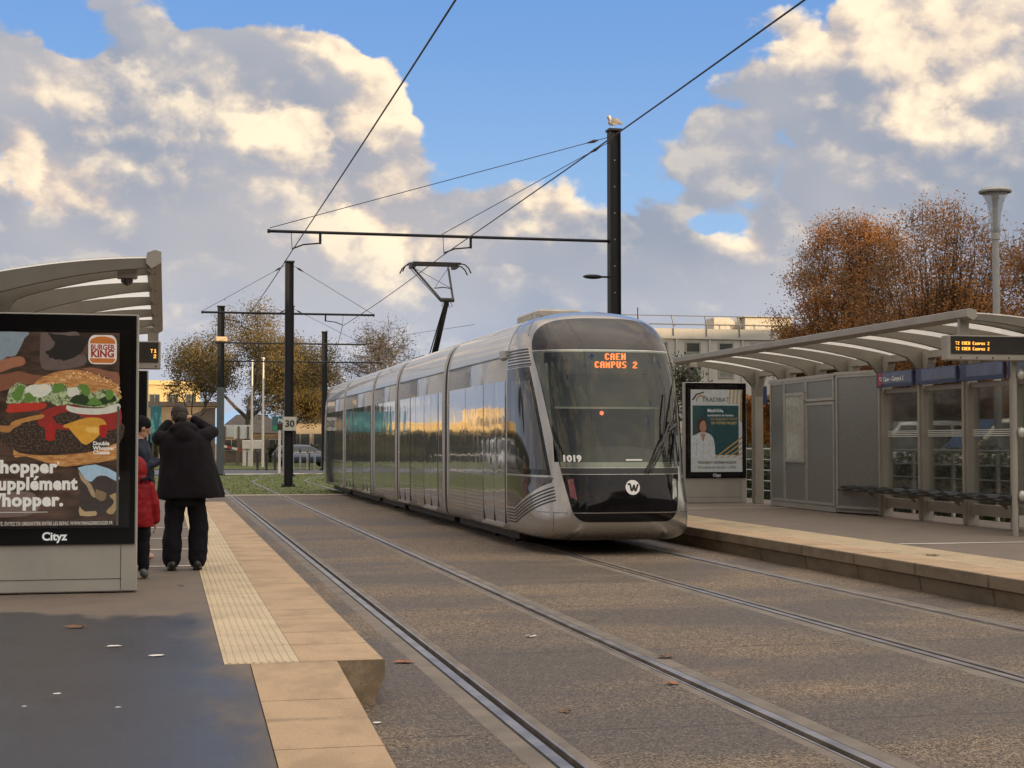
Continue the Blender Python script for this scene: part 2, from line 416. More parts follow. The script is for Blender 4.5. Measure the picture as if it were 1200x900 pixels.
Y0, Y1 = -14, 46.6
def strip(b, x0, x1, y0, y1, z0, z1=-.06): b.box(x0, x1, y0, y1, z1, z0)
b = MB(); H_, Gw = .035, .045                      # half rail head + groove
rails = [T1-G, T1+G, T2-G, T2+G]
xs = [XL-.2]
for r in rails: xs += [r-.17, r+.17]
xs += [XR+.3]
for i in range(0, len(xs), 2): strip(b, xs[i], xs[i+1], Y0, Y1, 0)
tag(b.build('trackbed', M_bed), kind='structure')
def curve_pts(x):                                   # straight to y=61, then bending right
    c = 61; RR = 46; p = [(x, -14), (x, 20), (x, Y1), (x, c)]
    r = RR-(x-4.5)
    for i in range(1, 30):
        a = i*R(2.6); p.append((x+r*(1-math.cos(a)), c+r*math.sin(a)))
    return p
def sweep(b, x, prof, pts=None):
    pts = pts or curve_pts(x); rings = []
    for i, p in enumerate(pts):
        q0 = Vector(pts[max(i-1, 0)]); q1 = Vector(pts[min(i+1, len(pts)-1)]); d = (q1-q0).normalized(); n = Vector((d.y, -d.x))
        rings.append([(p[0]+n.x*u, p[1]+n.y*u, v) for u, v in prof])
    b.loft(rings, cap=True)
for k, r in enumerate(rails):
    s = 1 if k % 2 == 0 else -1                      # groove lies on the gauge side
    b = MB(); b.mi = 0
    sweep(b, r, [(-s*.034, .004), (s*.030, .004), (s*.036, -.045), (-s*.034, -.045)] if s > 0 else [(.030*s, .004), (-.034*s, .004), (-.034*s, -.045), (.036*s, -.045)])
    b.mi = 1; sweep(b, r, [(s*.036, -.028), (s*.082, -.028), (s*.082, -.055), (s*.036, -.055)])
    b.mi = 0; sweep(b, r, [(s*.082, .002), (s*.100, .002), (s*.100, -.04), (s*.082, -.04)])
    b.mi = 2
    pr = [(x_, y_) for x_, y_ in curve_pts(r)[:3]]
    sweep(b, r, [(-s*.17, -.001), (-s*.036, -.001), (-s*.036, -.055), (-s*.17, -.055)], pr)
    sweep(b, r, [(s*.101, -.001), (s*.17, -.001), (s*.17, -.055), (s*.101, -.055)], pr)
    b.mi = 1; sweep(b, r, [(-s*.046, .0015), (-s*.036, .0015), (-s*.036, -.03), (-s*.046, -.03)], pr)
    o = b.build('rail', [M_steel, M_groove, M_sealant])
    tag(o, ['grooved steel rail nearest the left platform edge', 'right-hand grooved rail of the empty near track', 'left grooved rail under the parked tram', 'grooved rail close to the right platform'][k], 'tram rail', 'grooved rails of the two tram tracks')

# left platform -------------------------------------------------
def stones(name, x0, x1, ys, mats, ztop, zbot, sl=None, label=None, prof=None):
    """row of separate edging stones with open joints, all one pavement"""
    b = MB()
    for ya, yb in zip(ys[:-1], ys[1:]):
        za, zb = (ztop, ztop) if sl is None else (sl(ya), sl(yb))
        g = .006
        out = [(x0, 0), (x1, 0)]
        rings = []
        for y_, z_ in ((ya+g, za), (yb-g, zb)):
            if prof: rings.append([(p[0], y_, z_+p[1]) for p in prof])
            else: rings.append([(x0, y_, zbot), (x1, y_, zbot), (x1, y_, z_-.004), (x1-.004, y_, z_), (x0, y_, z_)])
        b.loft(rings)
        nf = len(b.f)
        for i in range(len(b.m)): pass
    return b
YE = 9.30                                            # end of the full-height part, ramp below
def ramp(y): return ZL if y >= YE else max(.0, ZL-(YE-y)*.057)
b = MB()
b.box(-9, .349, YE, 36, -.06, ZL-.004)
b.add([(-9, -14, -.004), (.50, -14, -.004), (.50, 4.6, -.004), (.50, YE, ZL-.004), (-9, YE, ZL-.004), (-9, 4.6, -.004)], [(0, 1, 2, 5), (5, 2, 3, 4)])
tag(b.build('platform', M_plat), kind='structure')
ys = [YE]+[10.1+1.46*i for i in range(18)]
prof = [(XL-.51, -.02), (XL-.51, 0), (XL-.008, 0), (XL, -.008), (XL, -.105), (XL-.055, -.235), (XL-.055, -ZL-.05), (XL-.30, -ZL-.05)]
be = stones('kerb', 0, 0, ys, None, ZL, 0, prof=prof)
o = be.build('platform_edging', [M_edge, M_face])
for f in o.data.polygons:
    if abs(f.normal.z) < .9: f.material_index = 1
tag(o, kind='structure')
bt = MB()
for i in range(34):
    y_ = YE+.8*i; bt.box(.352, XL-.513, y_+.002, y_+.798, .1, ZL)
bt.smooth = False
for k in range(9):                                   # raised ribs along the tactile strip
    x_ = .385+k*.0465
    for i in range(34):
        y_ = YE+.8*i
        bt.prism([(x_-.011, ZL-.001), (x_-.006, ZL+.005), (x_+.006, ZL+.005), (x_+.011, ZL-.001)], 'y', y_+.012, y_+.788)
tag(bt.build('tactile_strip', M_tact), kind='structure')
bl = stones('kerb', .505, 1.02, [YE-.001-1.02*i for i in range(14)][::-1], None, 0, -.06, sl=lambda y: ramp(y)+.001)
o = bl.build('ramp_edging', M_edge); tag(o, kind='structure')
# white boarding marks on the left platform
def mark(x0, x1, y0, y1, z, rot=0): return [(x0, y0, z), (x1, y0, z), (x1, y1, z), (x0, y1, z)]
b = MB()
for y_ in (16.75, 19.4, 21.6, 24.4): b.add(mark(-1.5, .345, y_, y_+.1, ZL+.002), [(0, 1, 2, 3)])
for y_ in (17.9, 28.6): b.add(mark(9.06, 13, y_, y_+.1, ZR+.002), [(0, 1, 2, 3)])
tag(b.build('platform_markings', M_white), kind='structure')
# right platform ------------------------------------------------
b = MB(); b.box(9.052, 13.3, -8, 42, -.06, ZR-.004); tag(b.build('platform', M_plat), kind='structure')
prof = [(XR+.52, -.02), (XR+.52, 0), (XR+.008, 0), (XR, -.008), (XR, -.125), (XR+.05, -.15), (XR+.085, -ZR-.05), (XR+.40, -ZR-.05)]
be = stones('kerb', 0, 0, [9.1+1.5*i for i in range(22)], None, ZR, 0, prof=prof)
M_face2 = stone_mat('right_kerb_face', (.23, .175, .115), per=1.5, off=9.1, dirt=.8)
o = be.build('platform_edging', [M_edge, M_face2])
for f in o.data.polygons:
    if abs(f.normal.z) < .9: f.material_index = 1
tag(o, kind='structure')
bt = MB()
for i in range(40):
    y_ = 9+.8*i; bt.box(XR+.523, 9.049, y_+.002, y_+.798, .1, ZR)
for k in range(12):
    x_ = XR+.57+k*.056
    for i in range(40):
        y_ = 9+.8*i; bt.prism([(x_-.011, ZR-.001), (x_-.006, ZR+.005), (x_+.006, ZR+.005), (x_+.011, ZR-.001)], 'y', y_+.012, y_+.788)
tag(bt.build('tactile_strip', M_tact), kind='structure')

# lawns, kerb band and cross road
b = MB(); b.box(-14, 30, 46.6, 47.3, -.06, .012); tag(b.build('kerb', mat('pale_concrete_band', (.40, .34, .27), .8, 0, var=.2, vscale=3)), kind='structure')
b = MB(); b.add([(-60, 77, -.03), (90, 84, -.03), (90, 96, -.03), (-60, 93, -.03)], [(0, 1, 2, 3)]); tag(b.build('road', M_road), kind='structure')
b = MB(); b.add([(1, 79.2, -.024), (8, 79.8, -.024), (8, 81.4, -.024), (1, 80.8, -.024)], [(0, 1, 2, 3)]); tag(b.build('road_markings', M_white), kind='structure')
def lawn(outline, z, n, seed, name='lawn'):
    """soil sheet with thousands of grass blades in one object"""
    r = random.Random(seed); b = MB(); b.mi = 0
    b.add([(p[0], p[1], z) for p in outline], [tuple(range(len(outline)))])
    xs = [p[0] for p in outline]; ys_ = [p[1] for p in outline]; b.mi = 1
    def inside(x, y):
        c = False; m = len(outline)
        for i in range(m):
            (xa, ya), (xb, yb) = outline[i], outline[(i+1) % m]
            if (ya > y) != (yb > y) and x < (xb-xa)*(y-ya)/(yb-ya)+xa: c = not c
        return c
    k = 0
    while k < n:
        x = r.uniform(min(xs), max(xs)); y = r.uniform(min(ys_), max(ys_))
        if not inside(x, y): continue
        k += 1; a = r.uniform(0, PI); h = r.uniform(.015, .04); wd = r.uniform(.015, .04); lx = r.uniform(-.03, .03)
        b.add([(x-wd*math.cos(a), y-wd*math.sin(a), z), (x+wd*math.cos(a), y+wd*math.sin(a), z), (x+lx, y+lx, z+h)], [(0, 1, 2)])
    o = b.build(name, [M_grassbase, M_grass], normals=False); return tag(o, kind='stuff')
M_grass = mat('grass_blades', (.15, .175, .035), .8, 0, var=.2, vscale=1.2)
o = lawn([(-14, 47.3), (30, 47.3), (30, 80), (6, 78.5), (-1, 76), (-14, 66)], -.012, 26000, 1); tag(o, 'short green lawn around the curving rails', 'grass')
o = lawn([(-40, 94), (70, 97), (70, 128), (-40, 124)], -.01, 16000, 2); tag(o, 'green verge beyond the crossing road', 'grass')
# fallen leaves and litter
M_leaf = mat('dead_leaf', (.36, .13, .05), .7, 0, var=.3, vscale=60)
M_leaf2 = mat('brown_leaf', (.16, .08, .04), .7, 0, var=.3, vscale=60)
M_paper = mat('pale_litter', (.72, .68, .62), .6, 0, var=.1)
def leaf(px, py, z, L, m, name, label, cat='leaf', group=None, paper=False):
    c = onz(px, py, z+.006); r = random.Random(int(px*7+py)); a = r.uniform(0, PI); b = MB()
    pts = []
    n = 11 if not paper else 5
    for i in range(n):
        t = 2*PI*i/n; rr = L*(.5+(.22 if i % 2 else -.08) if not paper else .5*r.uniform(.7, 1.1))
        pts.append((c.x+rr*math.cos(t+a), c.y+rr*.7*math.sin(t+a), c.z+(.016 if not paper else .004)*r.uniform(0, 1)))
    b.add(pts+[(c.x, c.y, c.z+.004)], [(i, (i+1) % n, n) for i in range(n)])
    if not paper: b.tube([(c.x, c.y, c.z+.004), (c.x+L*.7*math.cos(a), c.y+L*.7*math.sin(a), c.z+.012)], .0015, 4)
    return tag(b.build(name, m), label, cat, group)
LG = 'dead leaves fallen around the tracks'
leaf(474, 776, 0, .13, M_leaf, 'fallen_leaf', 'orange maple leaf beside the rail by the platform step', group=LG)
leaf(779, 770, 0, .12, M_leaf2, 'fallen_leaf', 'rust brown leaf between the two tracks, above the rail', group=LG)
leaf(788, 801, 0, .09, M_leaf, 'fallen_leaf', 'pale orange leaf lying on the grooved rail', group=LG)
leaf(622, 746, 0, .08, M_paper, 'fallen_leaf', 'small whitish leaf in the middle of the near track', group=LG)
leaf(695, 727, 0, .07, M_leaf2, 'fallen_leaf', 'tiny dark leaf between the tracks in front of the tram', group=LG)
leaf(662, 834, 0, .07, M_leaf2, 'fallen_leaf', 'small dark leaf in the near track closest to the camera', group=LG)
leaf(1092, 651, ZR, .16, M_leaf2, 'fallen_leaf', 'green brown leaf on the ochre edge of the right platform', group=LG)
leaf(89, 735, ZL-.004, .13, M_leaf2, 'fallen_leaf', 'long dark leaf on the wet asphalt below the burger poster', group=LG)
PG = 'bits of litter on the wet left platform'
leaf(183, 768, ZL-.004, .12, M_paper, 'litter', 'largest white scrap on the wet asphalt, nearest the tactile strip', 'litter', PG, True)
leaf(133, 757, ZL-.004, .11, M_paper, 'litter', 'flattened white scrap left of the largest one', 'litter', PG, True)
leaf(67, 813, ZL-.02, .06, M_paper, 'litter', 'short pale scrap low on the left wet asphalt', 'litter', PG, True)
leaf(28, 828, ZL-.03, .035, M_paper, 'litter', 'tiny round white bit at the far left of the wet asphalt', 'litter', PG, True)
leaf(139, 829, ZL-.03, .04, M_paper, 'litter', 'tiny pale crumb low in the centre of the wet asphalt', 'litter', PG, True)
leaf(442, 847, 0, .06, M_paper, 'litter', 'small white paper scrap against the ramp edging', 'litter', None, True)
# ------------------------------------------------------------------ tram
TC = 6.32; YR = 23.05; NE = 3.3
M_silver = mat('champagne_silver_paint', (.45, .43, .405), .26, .7, var=.05, vscale=2, coat=.6, rvar=.05, streak=.18)
M_roof = mat('tram_roof_skin', (.50, .485, .46), .20, .35, var=.06, vscale=2, coat=.5)
M_film = None
def mirror_mat(name, c, rough, wav, stripes=False):
    m, t, b = newmat(name); P = t.pos(); x, y, z = t.xyz(P)
    colr = c
    if stripes:
        st = (((z-.30)*(1/.062)).frac().gt(.72))*z.lt(.80)*z.gt(.30)
        colr = t.mix(st*.6, c, (.75, .72, .68))
    t.put(colr, b.inputs['Base Color']); b.inputs['Metallic'].default_value = .78
    dirt = t.noise(t.vec(x*3, y*3, z*1.2), 2.2, 5, .65)
    t.put(dirt.ss(.45, .8)*.12+rough, b.inputs['Roughness'])
    cell = t.noise(t.vec(x*.2, y*.75, z*.55), 1.5, 2, .5)
    t.put(t.bump(cell, wav, .05), b.inputs['Normal']); return m
M_win = mirror_mat('mirror_side_glass', (.50, .50, .51), .03, .10)
M_low = mirror_mat('dark_mirror_lower_panel', (.33, .31, .30), .10, .12, True)
M_door = mirror_mat('door_mirror_glass', (.46, .46, .47), .035, .16)
M_black = mat('gloss_black', (.009, .008, .009), .05, 0, var=0, spec=.28)
M_pane = mat('dark_cab_glass', (.05, .05, .05), .04, .3, var=0)
M_blackm = mat('satin_black', (.02, .02, .021), .4, 0, var=.1)
M_rubber = mat('bellows_rubber', (.022, .019, .018), .55, 0, var=.2, vscale=8)
M_brown = mat('dark_brown_gloss', (.035, .023, .018), .08, .1, var=.05, coat=.2)
M_under = mat('underframe', (.03, .027, .025), .7, 0, var=.3)
M_led = mat('orange_led', (.1, .03, 0), .5, 0, var=0, emit=(1, .19, .03), estr=2.6)
M_red = mat('red_led', (.2, .01, .01), .5, 0, var=0, emit=(1, .10, .06), estr=3)
M_sticker = mat('white_lettering', (.85, .83, .80), .5, 0, var=0)
M_cabin = mat('cab_interior_grey', (.085, .09, .08), .6, 0, var=.15)
M_cabin2 = mat('cab_interior_dark', (.045, .048, .044), .6, 0, var=.15)
m, t, b_ = newmat('windshield_glass'); M_wind = m
nt_ = m.node_tree; out = nt_.nodes['Material Output']
tr = t.n('ShaderNodeBsdfTransparent'); tr.inputs[0].default_value = (.60, .64, .58, 1)
gl = t.n('ShaderNodeBsdfGlossy'); gl.inputs['Roughness'].default_value = .03; gl.inputs[0].default_value = (.95, .97, .92, 1)
fr = t.n('ShaderNodeFresnel'); fr.inputs[0].default_value = 1.55
f = (S(nt_, fr.outputs[0])*.68+.02).clamp()
mx = t.n('ShaderNodeMixShader'); t.put(f, mx.inputs[0]); nt_.links.new(tr.outputs[0], mx.inputs[1]); nt_.links.new(gl.outputs[0], mx.inputs[2]); nt_.links.new(mx.outputs[0], out.inputs[0])
nt_.nodes.remove(b_)
PR = catmull([(1.02, .20, 0), (1.15, .26, 0), (1.19, .45, 0), (1.2, .9, 0), (1.2, 1.6, 0), (1.2, 2.3, 0), (1.195, 2.62, 0), (1.18, 2.90, 0), (1.145, 3.10, 0), (1.065, 3.29, 0), (.90, 3.45, 0), (.52, 3.55, 0), (0, 3.58, 0)], 5)
PRO = [(p.x, p.y) for p in PR]
def hw_at(z):
    for (xa, za), (xb, zb) in zip(PRO[:-1], PRO[1:]):
        if za <= z <= zb: return xa+(xb-xa)*(z-za)/(zb-za)
    return PRO[0][0] if z < PRO[0][1] else 0
FP = [(.20, 21.05), (.32, 20.80), (.5, 20.70), (.8, 20.70), (1.2, 20.78), (1.9, 20.98), (2.5, 21.22), (2.95, 21.45), (3.15, 21.62), (3.3, 21.82), (3.46, 22.1), (3.58, 22.5)]
FPs = [(p.x, p.y) for p in catmull([(a, b, 0) for a, b in FP], 4)]
def yf(z):
    for (za, a), (zb, b) in zip(FPs[:-1], FPs[1:]):
        if za <= z <= zb: return a+(b-a)*(z-za)/(zb-za)
    return FPs[0][1] if z < .2 else FPs[-1][1]
def NEZ(z): return 3.4+max(0, 1.0-z)*1.6 if z < 2.4 else max(2.7, 3.4-(z-2.4)*.8)
def noseY(x, z):                                   # front surface depth for a point of the front view
    h = max(hw_at(z), .02); n = NEZ(z); q = min(1, abs(x)/h)
    return yf(z)+(YR-yf(z))*(1-(1-q**n)**(1/n))
def sideX(y, z):
    h = hw_at(z); n = NEZ(z); q = min(1, max(0, (YR-y)/(YR-yf(z))))
    return h*(1-q**n)**(1/n)

tram = thing('tram', (TC, 21, 0), 'long silver articulated tram with black front and orange CAEN CAMPUS 2 display', 'tram')
MODS = [(YR, 28.15), (28.5, 34.3), (34.65, 38.5), (38.85, 44.85), (45.2, 50.0)]
SWAP = (MODS[0][1]+MODS[4][0])/2                     # mirror plane front/rear
MID = 36.6
def section(name, y0, y1):
    b = MB(); b.smooth = True
    rings = []
    for y in (y0, y0+.01, y1-.01, y1):
        k = .0 if y in (y0+.01, y1-.01) else .012
        rings.append([(TC-(h-k), y, z) for h, z in PRO]+[(TC+(h-k), y, z) for h, z in PRO[-2::-1]])
    b.loft(rings); return b.build(name, M_silver, tram)
def panel(name, m, parent, y0, y1, z0, z1, side, off=.004, nseg=10, th=0):
    b = MB(); b.smooth = True; rings = []
    for y in (y0, y1):
        rings.append([(TC+side*(hw_at(z0+(z1-z0)*i/nseg)+off), y, z0+(z1-z0)*i/nseg) for i in range(nseg+1)])
    b.loft(rings, close=False, cap=False)
    return b.build(name, m, parent, normals=False)
def fill_module(sec, items, y0, y1):
    """items: (kind, ya, yb) along the side"""
    for s in (-1, 1):
        b = MB(); b.smooth = True
        # roof skin band and the thin black gutter line
        for (za, zb, mi, o_) in ((2.905, 2.925, 1, .006),):
            b.mi = 0
            b.loft([[(TC+s*(hw_at(za+(zb-za)*i/2)+o_), y, za+(zb-za)*i/2) for i in range(3)] for y in (y0+.01, y1-.01)], close=False, cap=False)
        b.build('gutter', M_blackm, sec, normals=False)
        b = MB(); b.smooth = True
        b.loft([[(TC+s*(hw_at(2.93+(3.572-2.93)*i/14)+.004), y, 2.93+(3.572-2.93)*i/14+.003) for i in range(15)] for y in (y0+.02, y1-.02)], close=False, cap=False)
        b.build('roof_panel', M_roof, sec, normals=False)
        for kind, ya, yb in items:
            if kind == 'win':
                panel('window', M_win, sec, ya+.012, yb-.012, 1.06, 2.54, s)
                panel('lower_panel', M_low, sec, ya+.008, yb-.008, .36, 1.045, s)
            elif kind == 'door':
                ym = (ya+yb)/2
                for p, q in ((ya+.02, ym-.008), (ym+.008, yb-.02)):
                    d = panel('door', M_door, sec, p, q, .34, 2.54, s, .008, 14)
                bs = MB(); bs.box(TC+s*1.10-.06, TC+s*1.10+.06, 0, 0, 0, 0) if False else bs.box(min(TC+s*1.14, TC+s*1.23), max(TC+s*1.14, TC+s*1.23), ya, yb, .285, .325)
                bs.build('door_sill', M_silver, sec)
                bs = MB()
                for yy in (ya, ym, yb): bs.box(min(TC+s*1.18, TC+s*1.2045), max(TC+s*1.18, TC+s*1.2045), yy-.014, yy+.014, .34, 2.3)
                bs.build('door_seal', M_blackm, sec)
    bl = MB()
    for s in (-1, 1):
        bl.box(min(TC+s*1.15, TC+s*1.202), max(TC+s*1.15, TC+s*1.202), y0+.1, y1-.1, .34, .36)
    return sec
def frame_ring(sec, y, w=.07):
    b = MB(); b.smooth = True; rings = []
    for dy, k in ((-w/2, .0), (-w/2+.012, .018), (w/2-.012, .018), (w/2, .0)):
        rings.append([(TC-(h+k), y+dy, z) for h, z in PRO]+[(TC+(h+k), y+dy, z+(k if h < .6 else 0)) for h, z in PRO[-2::-1]])
    b.loft(rings, close=False, cap=False); b.build('end_frame', M_silver, sec, normals=False)
layouts = {
 0: [('door', 23.15, 24.8), ('win', 24.85, 26.4), ('win', 26.4, 27.95)],
 1: [('door', 29.15, 30.75), ('win', 28.7, 29.1), ('win', 30.8, 31.9), ('win', 31.9, 32.55), ('door', 32.6, 34.1)],
 2: [('win', 34.85, 36.55), ('win', 36.55, 38.3)],
 3: [('door', 39.1, 40.6), ('win', 40.65, 41.7), ('win', 41.7, 42.8), ('door', 42.9, 44.4), ('win', 44.4, 44.7)],
 4: [('win', 45.35, 46.8), ('win', 46.8, 48.3), ('door', 48.35, 49.95)]}
for k, (y0, y1) in enumerate(MODS):
    sec = section('car_section', y0, y1); fill_module(sec, layouts[k], y0, y1)
    if k > 0: frame_ring(sec, y0+.05)
    if k < 4: frame_ring(sec, y1-.05)
    u = MB(); u.box(TC-.98, TC+.98, y0+.1, y1-.1, .10, .22)
    if k in (0, 2, 4):
        yc = (y0+y1)/2+(-.6 if k == 0 else (.6 if k == 4 else 0))
        u.box(TC-.9, TC+.9, yc-1.1, yc+1.1, .07, .2)
        for s in (-1, 1):
            for dy in (-.8, .8):
                u.lathe([(.02, -.06), (.29, -.06), (.3, 0), (.29, .06), (.02, .06)], (TC+s*.76, yc+dy, .295), 18, 'x')
    u.build('bogie' if k in (0, 2, 4) else 'underframe', M_under, sec)
for k in range(4):                                   # concertina joints
    ya, yb = MODS[k][1], MODS[k+1][0]; b = MB(); b.smooth = False; rings = []
    for i in range(9):
        y = ya-.01+(yb-ya+.02)*i/8; kk = .012 if i % 2 else .035
        rings.append([(TC-(h-kk), y, z) for h, z in PRO]+[(TC+(h-kk), y, z-(kk if h < .6 else 0)*.5) for h, z in PRO[-2::-1]])
    b.loft(rings); b.build('bellows', M_rubber, tram)
# cab shells at both ends ------------------------------------------------
def cab(parent, mp, detail):
    b = MB(); b.smooth = True; rings = []
    N = 44
    for j, (h, z) in enumerate(PRO):
        ring = []
        for i in range(N+1):
            u = -1+2*i/N; a = u*PI/2
            q = math.copysign(abs(math.sin(a))**(2/NEZ(z)), a); c = abs(math.cos(a))**(2/NEZ(z))
            ring.append(mp(h*q, YR-(YR-yf(z))*c, z))
        rings.append(ring)
    b.loft(rings, close=False, cap=False)
    # floor under the nose
    b.add(rings[0], [tuple(range(N, -1, -1))])
    return b.build('cab_shell', M_silver, parent)
def front(mp, detail, parent):
    shell = cab(parent, mp, detail)
    half = [(0, .47), (.52, .47), (.66, .50), (.745, .58), (.79, .72), (.86, 1.12), (.93, 1.6), (1.0, 2.2), (1.04, 2.65), (1.055, 2.90), (1.03, 3.09), (.93, 3.27), (.72, 3.39), (.36, 3.435), (0, 3.44)]
    pf = [(p.x, p.y) for p in catmull([(a, b, 0) for a, b in half], 5)]
    outl = pf+[(-x, z) for x, z in pf[-2:0:-1]]
    def clipz(o, z0, z1):
        """part of the outline between two heights"""
        r = [p for p in pf if z0 <= p[1] <= z1]
        def hx(z):
            best = 0
            for (xa, za), (xb, zb) in zip(pf[:-1], pf[1:]):
                if (za-z)*(zb-z) <= 0 and abs(zb-za) > 1e-6: best = max(best, xa+(xb-xa)*(z-za)/(zb-za))
            return best
        L = []
        if z0 > .47: L.append((hx(z0), z0))
        L += [p for p in r if p[0] > 1e-4]
        if z1 < 3.44: L.append((hx(z1), z1))
        if z0 <= .47: L = [(0, .47)]+L
        if z1 >= 3.44: L = L+[(0, 3.44)]
        return L+[(-x, z) for x, z in L[::-1] if x > 1e-4]
    W = lambda off: (lambda x, z: mp(x, noseY(x, z)-off, z))
    # cut the shell open behind the mask is not needed: the mask stands proud, windshield cavity lies between
    zs = dict(chin=(.47, .595), panel=(.61, 1.135), sill=(1.145, 1.225), wind=(1.235, 2.93), visor=(2.945, 3.44))
    for nm, mm, key, off in (('bumper_panel', M_black, 'chin', .006), ('front_panel', M_black, 'panel', .010), ('windshield_sill', M_blackm, 'sill', .006), ('visor', M_brown if not detail else M_visor, 'visor', .008)):
        g = flat(clipz(pf, *zs[key]), W(off), .06); g.smooth = True; g.sm = [True]*len(g.f); g.build(nm, mm, shell, normals=False)
    g = flat(outl, W(.002), .06); g.build('front_mask', M_black if not detail else M_blackm, shell, normals=False) if not detail else None
    return shell, clipz, zs, W, outl, pf
M_visor = mat('dark_bronze_visor', (.030, .022, .018), .12, .0, var=.1, vscale=1.5, spec=.45)
fs, clipz, zs, W, outl, pf = front(lambda x, y, z: (TC+x, y, z), True, tram)
# open the shell behind the windshield so the cab can be seen through the glass
bm = bmesh.new(); bm.from_mesh(fs.data)
wo = clipz(pf, 1.20, 2.95)
def inpoly(x, y, P):
    c = False
    for i in range(len(P)):
        (xa, ya), (xb, yb) = P[i], P[(i+1) % len(P)]
        if (ya > y) != (yb > y) and x < (xb-xa)*(y-ya)/(yb-ya)+xa: c = not c
    return c
offp = WP[fs]
dele = []
for f_ in bm.faces:
    c = f_.calc_center_median()+offp
    if c.y < 22.4 and 1.25 < c.z < 2.9 and abs(c.x-TC) < .93: dele.append(f_)
bmesh.ops.delete(bm, geom=dele, context='FACES'); bm.to_mesh(fs.data); bm.free()
# black rim ring round the glass closes the cut
rim_in = clipz(pf, 1.235, 2.93)
cx0, cz0 = 0, 2.08
b = MB(); ring_o = [W(.0045)(x, z) for x, z in rim_in]; ring_i = [W(-.02)(x*.90, cz0+(z-cz0)*.925) for x, z in rim_in]; ring_b = [(p[0], p[1]+.10, p[2]) for p in ring_i]
b.loft([ring_o, ring_i, ring_b], cap=False); b.build('windshield_rim', M_blackm, fs, normals=False)
g = flat(rim_in, W(.010), .06); g.sm = [True]*len(g.f); ws = g.build('windshield', M_wind, fs, normals=False)
# cab interior
b = MB(); b.mi = 0
b.box(TC-1.1, TC+1.1, 22.95, 22.99, .9, 3.0)                          # rear wall of the cab
b.mi = 1; b.box(TC-1.1, TC+1.1, 21.6, 22.98, .86, .9); b.box(TC-.8, TC+.8, 21.95, 22.98, 2.96, 3.0)
b.build('cab_lining', [M_cabin, M_cabin2], fs)
b = MB(); b.smooth = True
pts = [(-1.0, 1.2), (-.6, 1.38), (0, 1.44), (.6, 1.38), (1.0, 1.2)]
b.loft([[(TC+x, noseY(x*.9, 1.2)+dy_, z+dz_) for x, z in [(p.x, p.y) for p in catmull([(a, c, 0) for a, c in pts], 5)]] for dy_, dz_ in ((.1, -.15), (.25, .02), (.55, .10), (.8, .02), (.85, -.4))], close=False, cap=False)
b.build('dashboard', M_cabin, fs, normals=False)
b = MB(); b.box(TC-.62, TC-.08, 22.2, 22.32, 1.35, 2.02, .03); b.box(TC-.5, TC-.2, 22.18, 22.34, 2.02, 2.2, .03); b.build('driver_seat', M_cabin2, fs)
b = MB(); b.box(TC-.80, TC+.90, 21.95, 22.0, 2.11, 2.78, .01); b.build('sun_blind', mat('grey_sun_blind', (.12, .13, .115), .6, 0, var=.1), fs)
b = MB(); b.box(TC-.84, TC+.88, 21.92, 21.95, 2.085, 2.115); b.box(TC-.84, TC-.81, 21.92, 21.95, 1.955, 2.4); b.build('blind_rail', mat('pale_rail', (.75, .77, .70), .4, 0, var=.05), fs)
b = MB(); b.ell((TC-.03, 21.86, 2.02), (.03, .012, .03)); b.build('signal_light', M_red, fs)
# destination display: dot matrix
FONT = {'C': ["01110", "11011", "11000", "11000", "11000", "11011", "01110"], 'A': ["01110", "11011", "11011", "11111", "11011", "11011", "11011"],
 'E': ["11111", "11000", "11000", "11110", "11000", "11000", "11111"], 'N': ["11011", "11011", "11111", "11111", "11111", "11011", "11011"],
 'M': ["10001", "11011", "11111", "11111", "11011", "11011", "11011"], 'P': ["11110", "11011", "11011", "11110", "11000", "11000", "11000"],
 'U': ["11011", "11011", "11011", "11011", "11011", "11011", "01110"], 'S': ["01111", "11000", "11000", "01110", "00011", "00011", "11110"],
 '2': ["01110", "11011", "00011", "00110", "01100", "11000", "11111"], ' ': ["00000"]*7,
 'T': ["11111", "00100", "00100", "00100", "00100", "00100", "00100"], '1': ["00110", "01110", "00110", "00110", "00110", "00110", "01111"],
 'a': ["00000", "00000", "01110", "00011", "01111", "11011", "01111"], 'm': ["00000", "00000", "11110", "11111", "11011", "11011", "11011"],
 'p': ["00000", "00000", "11110", "11011", "11110", "11000", "11000"], 'u': ["00000", "00000", "11011", "11011", "11011", "11011", "01111"],
 's': ["00000", "00000", "01111", "11000", "01110", "00011", "11110"], 'i': ["00110", "00000", "01110", "00110", "00110", "00110", "01111"],
 'n': ["00000", "00000", "11110", "11011", "11011", "11011", "11011"], '4': ["00011", "00111", "01111", "11011", "11111", "00011", "00011"],
 'H': ["11011", "11011", "11011", "11111", "11011", "11011", "11011"]}
def dots(lines, pitch, origin, mp, name, m, parent, fill=.86):
    b = MB()
    for txt, u0, v0 in lines:
        for k, ch in enumerate(txt):
            for r_, row in enumerate(FONT[ch]):
                for c_, on in enumerate(row):
                    if on == '1':
                        u = u0+(k*6+c_)*pitch; v = v0-r_*pitch; q = pitch*fill/2
                        b.add([mp(u-q, v-q), mp(u+q, v-q), mp(u+q, v+q), mp(u-q, v+q)], [(0, 1, 2, 3)])
    return b.build(name, m, parent, normals=False)
b = MB(); b.box(TC-.62, TC+.62, 21.60, 21.66, 2.58, 2.93, .01); b.build('destination_display', M_cabin2, fs)
pt_ = .0138
for ln in (('CAEN', -.05, 2.885), ('CAMPUS 2', -.205, 2.765)): dots([ln], pt_, None, lambda u, v: (TC+u, 21.592, v), 'destination_text', M_led, fs)
